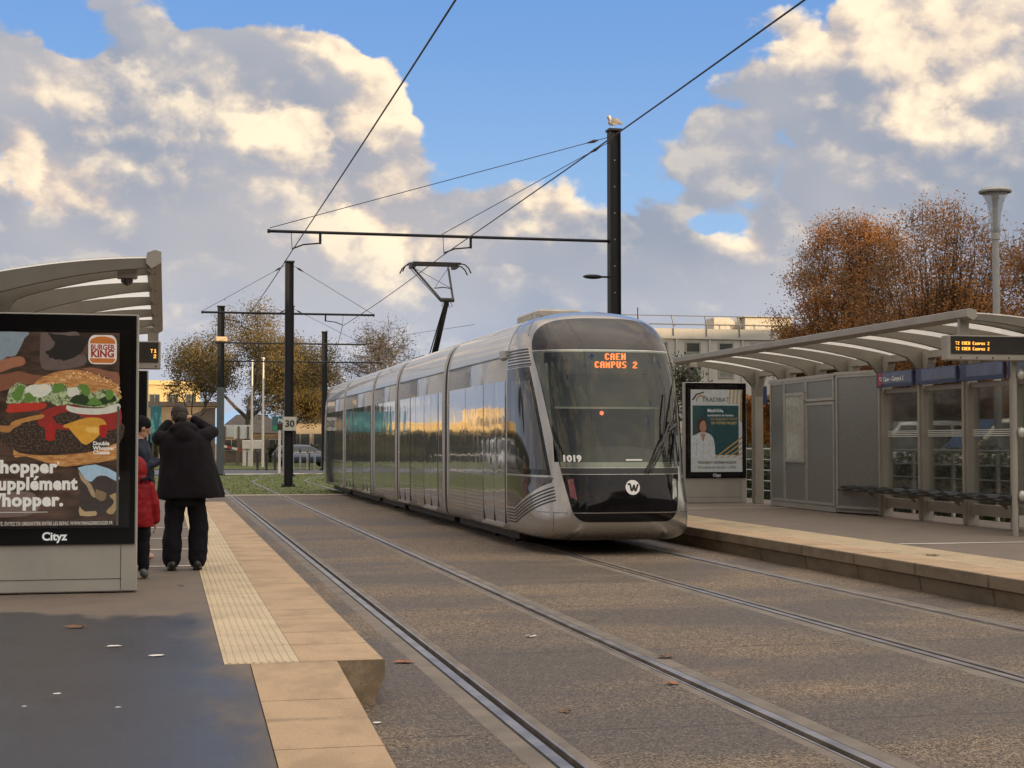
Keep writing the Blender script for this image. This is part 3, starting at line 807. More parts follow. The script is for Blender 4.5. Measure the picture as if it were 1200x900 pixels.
text('1019', .122, lambda u, v: W(.016)(-.855+u*1.0, 1.32+v), ws, M_sticker, 'fleet_number', .006)
# round emblem with a W
def disc(c, r, mp, m, parent, name, n=36):
    g = flat([(c[0]+r*math.cos(2*PI*i/n), c[1]+r*math.sin(2*PI*i/n)) for i in range(n)], mp, .05); return g.build(name, m, parent, normals=False)
dc = (.09, .955); fp = [o for o in kids(fs) if o.name.startswith('front_panel')][0]
disc(dc, .104, W(.014), M_sticker, fp, 'round_emblem')
def stroke(pts, w, mp, m, parent, name):
    b = MB(); L = []; Rr = []
    for i, p in enumerate(pts):
        p = Vector(p); d = (Vector(pts[min(i+1, len(pts)-1)])-Vector(pts[max(i-1, 0)])).normalized(); n = Vector((-d.y, d.x))*w/2
        L.append(mp(*(p+n))); Rr.append(mp(*(p-n)))
    k = len(pts); b.add(L+Rr, [(i, i+1, k+i+1, k+i) for i in range(k-1)]); return b.build(name, m, parent, normals=False)
wp_ = [(-.072, .042), (-.040, .050), (-.034, .028), (-.022, -.040), (-.004, -.030), (.016, .028), (.022, .018), (.030, -.040), (.046, -.034), (.078, .046)]
stroke([(dc[0]+a, dc[1]+c) for a, c in [(p.x, p.y) for p in catmull([(x_, z_, 0) for x_, z_ in wp_], 3)]], .026, W(.0165), M_black, fp, 'emblem_letter')
# wipers
b = MB()
def wip(a, c, r0=.011): b.tube([Vector(W(.05)(*a)), Vector(W(.09)((a[0]+c[0])/2, (a[1]+c[1])/2)), Vector(W(.05)(*c))], r0, 6)
wip((.30, 1.17), (.78, 1.90), .014); wip((.36, 1.16), (.82, 1.88), .012); wip((.60, 1.62), (.74, 2.30), .013); wip((.80, 1.90), (.86, 1.25), .010)
wip((.72, 1.75), (.88, 1.85), .02)
b.build('wiper', M_blackm, fs)
# small light strip, tail lights behind the dark panel, skirt line
for s in (-1, 1):
    g = flat([(s*.70, .78), (s*.78, .82), (s*.80, 1.06), (s*.73, 1.08)][::s], W(.0125), .05)
    g.build('headlight', mat('dark_red_lamp_lens', (.16, .03, .025), .15, 0, var=.1, coat=.8) if s < 0 else mat('clear_lamp_lens', (.32, .32, .30), .12, .3, var=.1, coat=.8), fp, normals=False)
g = flat([(.02, 1.33), (.26, 1.33), (.26, 1.35), (.02, 1.35)], W(.014), .05); g.build('tax_sticker', M_sticker, ws, normals=False)
# cab side window, brown lower panel with chevron stripes
for s in (-1, 1):
    SX = lambda off: (lambda y, z, s=s: (TC+s*(sideX(y, z)+off), y, z))
    def ys_mask(z): # y where the front mask edge is, at height z
        xm = 0
        for (xa, za), (xb, zb) in zip(pf[:-1], pf[1:]):
            if (za-z)*(zb-z) <= 0 and abs(zb-za) > 1e-6: xm = max(xm, xa+(xb-xa)*(z-za)/(zb-za))
        return noseY(xm, z)
    # y positions just behind the silver pillar
    def pil(z, k=.17): return ys_mask(z)+k
    zz = [1.12+i*(2.70-1.12)/10 for i in range(11)]
    o_ = [(23.02, 1.12)]+[(pil(z), z) for z in zz]+[(23.02, 2.70)]
    g = flat(o_, SX(.006), .08); sw = g.build('cab_side_window', M_black, fs, normals=False)
    o_ = [(22.72, 1.2)]+[(pil(z, .22), z) for z in [1.2+i*.1*1.3 for i in range(11)]]+[(22.72, 2.5)]
    g = flat(o_, SX(.010), .08); g.sm = [True]*len(g.f); g.build('side_pane', M_pane, sw, normals=False)
    for i in range(6):
        z = 2.735+i*.045; ya = pil(z, .10)
        g = flat([(23.02, z), (ya, z), (ya, z+.022), (23.02, z+.022)], SX(.006), .08); g.build('grille_slat', M_blackm, fs, normals=False)
    e = pil(1.05)
    g = flat([(23.02, .62), (22.55, .62), (e, 1.02), (pil(1.09), 1.09), (23.02, 1.09)], SX(.006), .08); g.sm = [True]*len(g.f); g.build('side_lower_panel', M_brown, fs, normals=False)
    for i in range(5):
        o = .055+.045*i; w_ = .020; e2 = pil(.98-o)
        g = flat([(23.02, .62-o), (22.55-.3*o, .62-o), (e2, 1.0-o), (e2, 1.0-o+w_), (22.55-.3*o, .62-o+w_), (23.02, .62-o+w_)], SX(.006), .1)
        g.build('side_stripe', M_blackm, fs, normals=False)
    b = MB(); b.smooth = False
    b.box(TC+s*1.17-.07, TC+s*1.17+.07, 23.10, 23.45, 2.86, 3.03, .03); b.build('camera_pod', mat('pod_grey', (.42, .41, .39), .4, .3, var=.1), tram)
# seams on the nose
for s in (-1, 1):
    for pts_, w_ in (([(TC+s*(sideX(y, 2.72)+.004), y, 2.72) for y in [21.95+i*.13 for i in range(9)]], .006), ([(TC+s*x, noseY(x, .60)-.004, .60) for x in (.83, .95, 1.05, 1.12)], .005),
                     ([(TC+s*.98, noseY(.98, z)-.003, z) for z in (.22, .35, .45, .6)], .005), ([(TC+s*x, noseY(x, z)-.004, z) for x, z in ((.86, 3.455), (.93, 3.39), (.99, 3.30), (1.04, 3.18))], .006)):
        b = MB(); b.tube(pts_, w_, 4); b.build('panel_seam', M_blackm, fs)
# rear cab, mirrored
RB = 2*MID
rs, *_ = front(lambda x, y, z: (TC+x, RB-y, z), False, tram)
# roof equipment
M_box = mat('roof_box_cream', (.46, .42, .36), .6, 0, var=.15, vscale=3)
for q in ((.60, .1, 23.45, 25.0, 3.69), (.55, .55, 29.6, 31.8, 3.58), (.55, .55, 39.8, 43.0, 3.58)):
    b = MB(); b.box(TC-q[0], TC+q[1], q[2], q[3], 3.30, q[4], .03); b.build('roof_box', M_box, tram)
b = MB()
for x_ in (-.5, -.1, .3, .6): b.tube([(TC+x_, 22.9, 3.47), (TC+x_, 22.9, 3.56)], .012, 6)
b.box(TC-.8, TC+.7, 22.86, 22.94, 3.52, 3.545); b.build('roof_rail', M_silver, tram)
b = MB(); b.tube([(TC+.95, 23.2, 3.4), (TC+.95, 23.2, 3.72)], .008, 5); b.build('aerial', M_blackm, tram)
# pantograph: base, lower arm, V-shaped upper arm, collector head with two strips and horns
M_panto = mat('pantograph_dark', (.035, .032, .030), .45, .4, var=.2)
pan = thing('x', (TC, 35.6, 3.5), None, None) ; bpy.data.objects.remove(pan)
b = MB(); py = 35.4; CX = TC-.05
b.box(CX-.5, CX+.5, py-.5, py+.9, 3.52, 3.60)
for x_ in (-.45, .45):
    for y_ in (-.4, .8): b.lathe([(.05, 0), (.07, .03), (.04, .06), (.07, .09), (.05, .12)], (CX+x_, py+y_, 3.44), 10)
panto = b.build('pantograph', M_panto, tram)
b = MB(); kx, ky, kz = CX+.02, py-.75, 4.86
b.tube([(CX-.08, py+.5, 3.6), (kx, ky, kz)], [.075, .055], 10); b.tube([(CX-.2, py+.5, 3.6), (kx-.05, ky+.02, kz-.05)], .014, 6)
b.tube([(kx-.16, ky, kz), (kx+.16, ky, kz)], .05, 10)
for s in (-1, 1): b.tube([(kx+s*.07, ky, kz-.03), (kx+s*.13, ky+.02, kz-.14), (kx+s*.05, ky+.03, kz-.17), (kx+s*.03, ky, kz-.06)], .008, 5)
b.build('lower_arm', M_panto, panto)
b = MB(); hz = 5.74; hy = py+.45
b.tube([(kx-.14, ky, kz), (CX-.60, hy, hz)], .026, 8); b.tube([(kx-.16, ky+.04, kz-.02), (CX-.68, hy+.02, hz)], .010, 6); b.tube([(kx+.14, ky, kz), (CX+.26, hy, hz)], .026, 8)
b.tube([(CX-.22, ky+.35, kz+.30), (CX+.0, ky+.38, kz+.33), (CX+.19, ky+.35, kz+.30)], .012, 6)
b.tube([(CX-.22, ky+.35, kz+.30), (CX+.26, hy, hz)], .006, 5); b.tube([(CX+.19, ky+.35, kz+.30), (CX-.60, hy, hz)], .006, 5)
b.build('upper_arm', M_panto, panto)
b = MB()
for dy_ in (-.22, .22):
    b.box(CX-.62, CX+.52, hy+dy_-.03, hy+dy_+.03, 5.79, 5.845)
    for s in (-1, 1):
        x0 = CX-.05+s*.57
        b.tube([(x0, hy+dy_, 5.82), (x0+s*.10, hy+dy_, 5.80), (x0+s*.19, hy+dy_, 5.72), (x0+s*.25, hy+dy_, 5.60)], .016, 6)
for x_ in (-.60, .42): b.box(CX+x_-.05, CX+x_+.05, hy-.24, hy+.24, 5.72, 5.79)
b.build('collector_head', M_panto, panto)
# ------------------------------------------------------------------ shelters and platform furniture
M_rib = mat('shaded_rib_grey', (.185, .168, .14), .5, .1, var=.08, vscale=2)  # roof shade put into the rib colour, darker than the post paint
M_shel = mat('warm_grey_shelter_paint', (.33, .305, .265), .45, .1, var=.08, vscale=2, streak=.15)
M_shel2 = mat('poster_case_grey', (.40, .385, .345), .5, .05, var=.06, vscale=2, fine=.15, fscale=160, streak=.12)
m, t, b_ = newmat('ribbed_polycarbonate'); M_poly = m
x, y, z = t.xyz(t.pos()); n_ = t.noise(t.vec(x*1.5, y*6, 0), 1.5, 3, .5)
t.put(t.mix(n_, (.78, .74, .66), (.88, .85, .78)), b_.inputs['Base Color']); b_.inputs['Roughness'].default_value = .35
tl = t.n('ShaderNodeBsdfTranslucent'); tl.inputs[0].default_value = (.97, .95, .88, 1)
ms = t.n('ShaderNodeMixShader'); ms.inputs[0].default_value = .92
tp_ = t.n('ShaderNodeBsdfTransparent'); tp_.inputs[0].default_value = (.95, .91, .84, 1); m2_ = t.n('ShaderNodeMixShader'); m2_.inputs[0].default_value = .55
t.nt.links.new(b_.outputs[0], ms.inputs[1]); t.nt.links.new(tl.outputs[0], ms.inputs[2]); t.nt.links.new(ms.outputs[0], m2_.inputs[1]); t.nt.links.new(tp_.outputs[0], m2_.inputs[2]); t.nt.links.new(m2_.outputs[0], t.nt.nodes['Material Output'].inputs[0])
m, t, b_ = newmat('clear_screen_glass'); M_glass = m
tr = t.n('ShaderNodeBsdfTransparent'); tr.inputs[0].default_value = (.93, .95, .93, 1)
gl = t.n('ShaderNodeBsdfGlossy'); gl.inputs['Roughness'].default_value = .02
fr = t.n('ShaderNodeFresnel'); fr.inputs[0].default_value = 1.5
mx = t.n('ShaderNodeMixShader'); t.put((S(t.nt, fr.outputs[0])*.8).clamp(), mx.inputs[0]); t.nt.links.new(tr.outputs[0], mx.inputs[1]); t.nt.links.new(gl.outputs[0], mx.inputs[2]); t.nt.links.new(mx.outputs[0], t.nt.nodes['Material Output'].inputs[0]); t.nt.nodes.remove(b_)
M_frost = mat('frosted_glass_band', (.62, .62, .58), .6, 0, var=.05)
M_navy = mat('navy_sign_blue', (.012, .028, .095), .35, 0, var=.1, coat=.3)
M_navy2 = mat('slate_blue_sign', (.085, .105, .19), .3, 0, var=.15, coat=.4)
M_signtxt = mat('sign_white', (.75, .75, .75), .5, 0, var=0)
M_dark = mat('dark_display_face', (.035, .032, .028), .25, 0, var=.1, coat=.3)
M_amber = mat('amber_led', (.1, .04, 0), .5, 0, var=0, emit=(1, .42, .06), estr=1.7)
M_steelg = mat('galvanised_rail', (.52, .51, .47), .4, .5, var=.15, vscale=4)
M_lens = mat('dome_camera_lens', (.02, .02, .022), .05, 0, var=0, coat=1)
m, t, b_ = newmat('perforated_grey_panel'); M_perf = m
P = t.pos(); x, y, z = t.xyz(P)
gr = t.noise(t.vec(x*40, y*40, z*22), 3, 2, .7)
t.put(t.mix(gr.ss(.35, .65), (.20, .205, .205), (.36, .36, .34)), b_.inputs['Base Color']); b_.inputs['Metallic'].default_value = .55; b_.inputs['Roughness'].default_value = .36
t.put(t.bump(gr, .25, .004), b_.inputs['Normal'])

def shelter(name, label, xf, xb, y0, y1, posts, zb, zt, face):
    """arched roof on ribs; xf = edge over the platform, xb = post line; posts = y of each post"""
    root = thing(name, (xb, (y0+y1)/2, zb), label, 'tram shelter')
    sg = 1 if xb > xf else -1
    def X(u): return xf+(xb-xf)*u
    def zu(u): return zt-.02-.20*abs(u-.0)**1.8                          # top line of the arch
    U = [i/14 for i in range(15)]
    # translucent corrugated skin
    b = MB(); b.smooth = True
    n = int((y1-y0)/.11)
    vs = []; top = []
    for i in range(n+1):
        y = y0+(y1-y0)*i/n; dz = .010*(1 if i % 2 else -1)
        vs.append([(X(u), y, zu(u)+.03+dz) for u in U+[1.08]])
    b.loft(vs, close=False, cap=False); b.build('roof_sheet', M_poly, root, normals=False)
    # front fascia and the back gutter
    b = MB()
    b.prism([(X(-.035), zt-.05), (X(-.035), zt+.045), (X(.0), zt+.06), (X(.045), zt+.035), (X(.05), zt-.055), (X(.02), zt-.10)], 'y', y0-.02, y1+.02); b.build('front_fascia', M_shel, root)
    b = MB(); b.box(min(X(.93), X(1.02)), max(X(.93), X(1.02)), y0, y1, zu(1)-.13, zu(1)-.015); b.build('back_beam', M_shel, root)
    for y in posts:
        b = MB(); th = .09
        # rib: curved web that deepens towards the post
        top = [(X(u), zu(u)+.012) for u in U]
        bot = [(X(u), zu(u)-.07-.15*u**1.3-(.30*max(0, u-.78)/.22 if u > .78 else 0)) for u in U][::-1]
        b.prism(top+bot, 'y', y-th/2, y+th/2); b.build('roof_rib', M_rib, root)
        b = MB()
        b.box(min(X(.92), X(1.02)), max(X(.92), X(1.02)), y-.085, y+.085, zb, zu(1)-.30)
        b.box(min(X(.90), X(.92)), max(X(.90), X(.92)), y-.03, y+.03, zb+.02, zu(1)-.34)
        # flare where the post meets the rib
        for s in (-1, 1): b.prism([(y+s*.085, zu(1)-.34), (y+s*.085, zu(1)-.55), (y+s*.24, zu(1)-.20), (y+s*.24, zu(1)-.13), (y+s*.05, zu(1)-.13)], 'x', X(.93), X(1.01))
        b.build('post', M_shel, root)
    for y in [y0+.07]+([y1-.07] if y1-posts[-1] > .5 else []):
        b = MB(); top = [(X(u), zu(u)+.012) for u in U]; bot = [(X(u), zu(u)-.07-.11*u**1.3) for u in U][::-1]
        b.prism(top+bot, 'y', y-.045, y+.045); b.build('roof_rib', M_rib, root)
    return root, X, zu
PR_ = [20.5+1.42*i for i in range(-1, 8)]            # right posts
PR_ = [19.15, 20.5, 21.9, 23.35, 24.8, 26.2, 27.65, 29.1, 30.75]
shR, XRf, zuR = shelter('tram_shelter', 'long grey shelter with arched ribbed roof on the right platform', 10.55, 12.35, 18.75, 30.95, PR_, ZR, 3.33, -1)
PL_ = [14.2, 15.75, 17.3, 18.9, 20.5]
shL, XLf, zuL = shelter('tram_shelter', 'grey arched shelter behind the burger poster on the left platform', -.10, -1.62, 13.62, 21.9, PL_, ZL, 3.19, 1)
# dome cameras under both roofs
for root, c in ((shL, (-.34, 13.85, 3.0)), (shR, (10.78, 30.6, 3.14))):
    b = MB(); b.box(c[0]-.09, c[0]+.09, c[1]-.07, c[1]+.07, c[2]+.02, c[2]+.12, .01); k = b.build('dome_camera', M_shel, root)
    b = MB(); b.ell((c[0], c[1], c[2]+.015), (.055, .055, .06), 14, 8); b.sm = [True]*len(b.f); b.build('lens', M_lens, k)
# glass bays, sills and blue name boards of the right shelter
for i, (ya, yb) in enumerate(zip(PR_[:-1], PR_[1:])):
    if yb > 25: continue
    b = MB(); b.box(12.30, 12.312, ya+.09, yb-.09, ZR+.34, 2.44); g = b.build('glass_pane', M_glass, shR)
    b = MB()
    for z_ in (1.685, 1.715, 1.745, 1.775): b.box(12.290, 12.298, ya+.09, yb-.09, z_, z_+.014)
    b.build('frosted_stripes', M_frost, g)
    b = MB(); b.box(12.26, 12.33, ya+.086, yb-.086, 2.44, 2.52); b.build('transom', M_shel, shR)
    b = MB(); b.box(12.26, 12.33, ya+.086, yb-.086, ZR+.16, ZR+.33); b.build('bottom_rail', M_shel, shR)
    b = MB(); b.box(12.10, 12.15, ya+.06, yb-.06, 2.535, 2.80, .004); b.mi = 1; b.box(12.093, 12.099, ya+.08, yb-.26, 2.60, 2.785)
    nb = b.build('name_board', [M_navy, M_navy2], shR)
    if i == 3:
        M = lambda u, v: (12.088, 24.45-u, 2.64+v)
        text('Caen - Campus 2', .105, M, nb, M_signtxt, 'lettering', .004)
        g = flat([(-.03, -.06), (.10, -.06), (.10, .15), (-.03, .15)], lambda u, v: (12.090, 24.62-u, 2.63+v)); lp = g.build('line_badge', mat('badge_red', (.42, .03, .03), .4, 0, var=0), nb)
        text('T2', .09, lambda u, v: (12.086, 24.60-u, 2.65+v), lp, M_signtxt, 'lettering', .003)
# bench on the post line
bn = thing('bench', (12.05, 22, ZR), 'slim dark bench with saddle seats along the posts of the right shelter', 'bench')
b = MB(); b.box(12.00, 12.10, 18.9, 26.0, ZR+.42, ZR+.45); b.build('beam', mat('bench_steel', (.40, .39, .36), .35, .6, var=.1), bn)
b = MB(); b.box(11.93, 11.99, 18.9, 26.0, ZR+.415, ZR+.44); b.build('front_rail', M_blackm, bn)
for i in range(12):
    y = 19.1+i*.6
    b = MB(); rings = []
    for k in range(7):
        a = -1+k/3; w_ = .13*math.sqrt(max(0, 1-a*a*.8)); rings.append([(11.92, y+a*.20, ZR+.455), (11.92, y+a*.20, ZR+.462+.05*(1-a*a)), (12.14, y+a*.20, ZR+.462+.06*(1-a*a)), (12.14, y+a*.20, ZR+.455)])
    b.loft(rings); b.build('seat', M_blackm, bn)
for y in (20.5, 21.9, 23.35, 24.8):
    b = MB(); b.obox((12.05, y+.12, ZR+.42), (12.16, y+.12, ZR+.30), .03, .05); b.box(12.02, 12.2, y+.10, y+.14, ZR+.36, ZR+.42); b.build('bracket', M_shel, bn)
# end screen with its round fixings
es = thing('end_screen', (11.6, 19.15, ZR), 'glass end screen on a slim front post with round fixings on the right platform', 'glass screen')
b = MB(); b.tube([(11.42, 19.15, ZR-.005), (11.42, 19.15, 2.85)], .042, 12); b.build('post', M_shel, es)
b = MB(); b.box(11.47, 12.20, 19.144, 19.156, ZR+.30, 2.70); b.build('glass_pane', M_glass, es)
b = MB(); b.box(11.46, 12.21, 19.12, 19.18, ZR+.12, ZR+.28); b.build('bottom_rail', M_shel, es)
b = MB()
for z_ in (1.70, 1.735, 1.77): b.box(11.47, 12.2, 19.135, 19.142, z_, z_+.018)
b.build('frosted_stripes', M_frost, es)
for z_ in (.85, 1.72, 2.52):
    b = MB(); b.ell((11.50, 19.10, z_), (.055, .04, .075), 14, 8); b.sm = [True]*len(b.f); b.build('fixing', M_steelg, es)
# displays hanging under both roofs
def display(xa, xb, y, z0, z1, label, big):
    r_ = thing('departure_display', ((xa+xb)/2, y, z0), label, 'display')
    b = MB(); b.box(xa, xb, y-.07, y+.10, z0, z1, .012); c = b.build('case', M_shel, r_)
    b = MB(); b.box(xa+.055, xb-.03, y-.078, y-.071, z0+.085, z1-.015); s_ = b.build('screen', M_dark, c)
    for x_ in ((xa+.28, xb-.25) if big else (xb-.10,)): b = MB(); b.box(x_-.07, x_+.07, y-.03, y+.03, z1-.01, 3.30 if big else 3.05); b.build('hanger', M_shel, r_)
    b = MB()
    k = int((xb-xa)/.45)
    for i in range(max(1, k*2)): b.lathe([(.001, -.004), (.012, -.004), (.012, 0)], (xa+.2+i*.24, y-.071, z0+.035), 8, 'y')
    b.build('speaker_hole', M_blackm, c)
    return s_
s1 = display(10.30, 11.92, 19.0, 2.70, 3.04, 'amber lit departure display hanging at the near end of the right shelter', True)
for ln in (('T2 CAEN Campus 2', .0, .16), ('T2 CAEN Campus 2', .0, .085)):
    [dots([(w_, k_*6*.0062, 0)], .0062, None, lambda u, v, z_=ln[2]: (10.42+u*.86, 18.918, 2.79+z_+v), 'departure_word', M_amber, s1, .95) for w_, k_ in (('T2', 0), ('CAEN', 3), ('Campus', 8), ('2', 15))]
s2 = display(-1.05, -.07, 21.0, 2.56, 2.93, 'small unlit looking departure display hanging at the far end of the left shelter', False)
dots([('T1', .80, .16), (' 2', .80, .09)], .0070, None, lambda u, v: (-1.0+u, 20.915, 2.66+v), 'departure_line', M_amber, s2, .9)

# ---- advertising panels -------------------------------------------------
M_blackf = mat('frame_black_glass', (.008, .008, .009), .12, 0, var=0, spec=.3)
def case(xa, xb, y, zb, z_frame, z_top, label, th=.16):
    r_ = thing('poster_case', ((xa+xb)/2, y, zb), label, 'poster case')
    b = MB(); b.box(xa, xb, y, y+th, zb+.01, z_top+.015, .008); hs = b.build('housing', M_shel2, r_)
    b = MB(); b.box(xb-.14, xb-.136, y-.0035, y-.0005, zb+.02, z_frame-.01); b.box(xa+.01, xb-.14, y-.0035, y-.0005, zb+.12, zb+.124); b.build('panel_joint', M_rubber, hs)
    b = MB(); b.box(xa+.02, xb-.02, y-.022, y-.001, z_frame, z_top); fr_ = b.build('door_frame', M_blackf, r_)
    return r_, fr_
def P2(x0, y, z0, sc_=1, sx=1): return lambda u, v: (x0+u*sx, y, z0+v)
LIT = [.55]                                         # the left case is backlit: its inks glow faintly
def flatm(n, c, r=.45): return mat(n+('_glow%d' % int(LIT[0]*100) if LIT[0] else ''), c, r, 0, var=.18, vscale=14, emit=c if LIT[0] else None, estr=LIT[0])
def glowlink(m):
    b_ = m.node_tree.nodes['Principled BSDF']; l = b_.inputs['Base Color'].links
    if l: m.node_tree.links.new(l[0].from_socket, b_.inputs['Emission Color']); b_.inputs['Emission Strength'].default_value = .55
# left: burger advert
yL = 13.95
rc, frm = case(-1.80, -.235, yL, ZL, .695, 2.70, 'grey poster case with a burger advert on the left platform')
px0, px1, pz0, pz1 = -1.68, -.40, .86, 2.545
b = MB(); b.box(px0, px1, yL-.0245, yL-.0225, pz0, pz1)
m, t, b_ = newmat('poster_dark_wood'); x, y, z = t.xyz(t.pos())
nn = t.noise(t.vec(x*1.2, 0, z*5), 2.0, 5, .65); n2_ = t.noise(t.vec(x, 0, z), 2.2, 3, .5)
cc_ = t.mix(nn.ss(.35, .7), (.022, .013, .009), (.10, .055, .035)); cc_ = t.mix(n2_.ss(.5, .7)*.5, cc_, (.14, .085, .06))
t.put(cc_, b_.inputs['Base Color']); b_.inputs['Roughness'].default_value = .35
pst = b.build('poster', m, frm); glowlink(m)
LAY = [0]
def art(poly, c, name, smooth=5, jag=0, seed=0, box=(px0, pz0), y=None, parent=None, s=1.0, m=None, closed=True):
    """printed shape on the poster, in metres from its lower left corner"""
    LAY[0] += 1; r = random.Random(seed)
    P_ = [(p[0], p[1]) for p in poly]
    if smooth:
        q = [(a, c_, 0) for a, c_ in P_]; q = q+[q[0]]
        P_ = [(p.x, p.y) for p in catmull(q, smooth)][:-1]
    if jag: P_ = [(a+r.uniform(-jag, jag), c_+r.uniform(-jag, jag)) for a, c_ in P_]
    yy = (yL if y is None else y)-.0248-.00022*LAY[0]
    g = flat(P_, lambda u, v: (box[0]+u*s, yy, box[1]+v*s))
    return g.build(name, m if m else flatm('ink_%d_%d_%d' % tuple(int(k*255) for k in c), c), parent or pst, normals=False)
def artm(*a): pass
m, t, b_ = newmat('printed_bun'); x, y, z = t.xyz(t.pos()); g_ = t.noise(t.vec(x*3, 0, z*14), 4, 4, .6)
t.put(t.mix(g_.ss(.3, .7), (.30, .11, .03), (.56, .29, .10)), b_.inputs['Base Color']); b_.inputs['Roughness'].default_value = .4; M_bun = m
m, t, b_ = newmat('printed_patty'); x, y, z = t.xyz(t.pos()); g_ = t.noise(t.vec(x, 0, z), 55, 4, .8)
t.put(t.mix(g_.ss(.45, .72), (.020, .012, .008), (.20, .13, .09)), b_.inputs['Base Color']); b_.inputs['Roughness'].default_value = .4; M_patty = m
m, t, b_ = newmat('printed_lettuce'); x, y, z = t.xyz(t.pos()); g_ = t.noise(t.vec(x, 0, z), 24, 4, .7, 1.2)
t.put(t.mix(g_.ss(.35, .62), (.025, .05, .012), (.42, .46, .24)), b_.inputs['Base Color']); b_.inputs['Roughness'].default_value = .4; M_lett = m
for m in (M_bun, M_patty, M_lett): glowlink(m)
def c8(*p): return [(x/6.92, 370+y/6.92) for x, y in p]
def c9(*p): return [(x/6.43, 500+y/6.43) for x, y in p]
def pp(px, py):
    q = ony(px, py, yL-.03); return (q.x-px0, q.z-pz0)
def art9(P_, c, nm, smooth=4, jag=0, seed=0, m=None):
    P_ = [pp(*q) for q in P_]; P_ = [(max(.004, u), min(max(.004, v), pz1-pz0-.004)) for u, v in P_]
    P_ = [(min(u, px1-px0-.004), v) for u, v in P_]
    return art(P_, c, nm, smooth, jag, seed, m=m)
art9(c8((330,120),(500,108),(640,130),(620,300),(690,320),(680,400),(440,440),(330,400)), (.115,.08,.068), 'smoke_print')
art9(c8((-60,105),(230,105),(200,180),(130,320),(60,330),(-60,380)), (.20,.24,.26), 'reflection_print', 2)  # pale patch painted as the sky's reflection in the cover glass
art9(c8((390,130),(470,150),(700,180),(690,250),(650,300),(560,360),(440,350),(370,300),(440,230)), (.015,.012,.010), 'dark_print', 5, .008, 3)
art9(c8((-60,385),(60,345),(170,330),(205,365),(190,400),(110,420),(-60,470)), (.30,.12,.065), 'finger_print')
art9(c8((-60,480),(60,470),(150,450),(260,475),(370,490),(340,520),(280,550),(180,560),(-60,620)), (.20,.075,.04), 'finger_print')
art9(c8((660,430),(750,420),(880,450),(1010,470),(1010,600),(900,520),(780,470)), (.24,.095,.055), 'finger_print')
art9(c9((-60,-40),(300,-60),(940,-60),(930,140),(700,190),(300,190),(100,170),(-60,60)), (.1,.05,.03), 'patty_print', 3, .003, m=M_patty)
art9(c9((100,170),(160,200),(300,215),(500,210),(700,185),(900,120),(940,115),(940,230),(800,260),(500,300),(350,270),(200,225),(110,230)), (.3,.13,.05), 'bun_print', m=M_bun)
art9(c8((270,560),(310,520),(360,490),(480,450),(620,438),(740,460),(860,510),(950,560),(1010,615),(1010,680),(600,660),(300,640)), (.5,.2,.05), 'bun_print', m=M_bun)
art9(c8((330,780),(520,720),(760,760),(1010,730),(1010,910),(700,930),(330,900)), (.26,.025,.018), 'ketchup_print')
art9(c8((80,890),(120,850),(330,800),(345,830),(180,870),(110,905)), (.42,.19,.05), 'bacon_print')
art9(c8((420,820),(560,780),(680,830),(640,870),(480,880)), (.1,.09,.03), 'pickle_print', 4, .006, 6, m=M_patty)
art9(c8((55,665),(70,610),(110,560),(170,540),(210,570),(300,575),(400,550),(520,555),(560,600),(640,560),(700,565),(740,625),(830,595),(900,610),(960,640),(1010,640),(1010,700),(900,730),(720,740),(560,715),(470,730),(380,695),(280,715),(200,705),(60,710)), (.1,.2,.05), 'lettuce_print', 5, .005, 2, m=M_lett)
art9(c8((200,590),(260,560),(400,565),(410,620),(330,660),(230,640)), (.58,.56,.45), 'mayonnaise_print', 5, .004)
art9(c8((540,590),(620,580),(640,640),(560,660)), (.55,.53,.42), 'mayonnaise_print', 5, .004)
art9(c8((560,700),(600,650),(700,640),(740,690),(900,640),(940,690),(760,735)), (.02,.035,.012), 'dark_print', 5, .006)
for q in (((90,660),(160,560),(200,600),(150,690)), ((640,565),(700,560),(735,620),(690,650)), ((850,610),(905,600),(920,660),(870,680)), ((430,560),(510,550),(515,610),(440,620)), ((180,700),(230,620),(290,690)), ((700,720),(760,660),(830,720))):
    art9(c8(*q), (.10,.19,.035), 'lettuce_print', 4, .004, 5)
art9(c8((60,745),(90,715),(340,705),(375,735),(310,765),(70,785)), (.42,.035,.02), 'tomato_print')
art9(c8((540,725),(640,745),(820,750),(985,712),(965,770),(820,800),(640,795),(545,765)), (.55,.52,.42), 'onion_print')
art9(c8((520,885),(700,828),(830,838),(840,905),(540,910)), (.55,.26,.035), 'cheese_print', 3)
art9(c9((505,-5),(748,-5),(752,60),(650,137),(590,95)), (.60,.29,.035), 'cheese_print', 2)
art9(c9((640,10),(735,5),(735,50),(660,40)), (.70,.42,.10), 'cheese_print')
art9(c9((-60,-10),(60,-8),(160,-20),(100,15),(60,45),(-60,20)), (.36,.16,.05), 'cheese_print')
art9(c9((343,-10),(412,-10),(412,90),(375,107),(343,85)), (.34,.02,.015), 'ketchup_print')
art9(c9((748,-10),(805,-10),(800,70),(770,82),(750,50)), (.34,.02,.015), 'ketchup_print')
art9(c9((-60,510),(100,490),(250,500),(300,610),(200,670),(-60,670)), (.15,.10,.085), 'tray_print')
art9(c9((590,330),(690,420),(730,380),(880,380),(900,430),(895,640),(720,672),(600,670),(605,520)), (.042,.030,.026), 'box_print', 2, .003)
art9(c9((592,335),(640,390),(690,440),(722,530),(690,520),(650,440),(610,400)), (.34,.24,.13), 'box_print', 2)
art9(c9((600,600),(640,640),(720,635),(722,670),(602,670)), (.40,.28,.14), 'box_print', 2)
art9(c9((820,520),(880,500),(892,580),(850,660),(800,640),(860,570)), (.34,.23,.11), 'box_print', 3, .004)
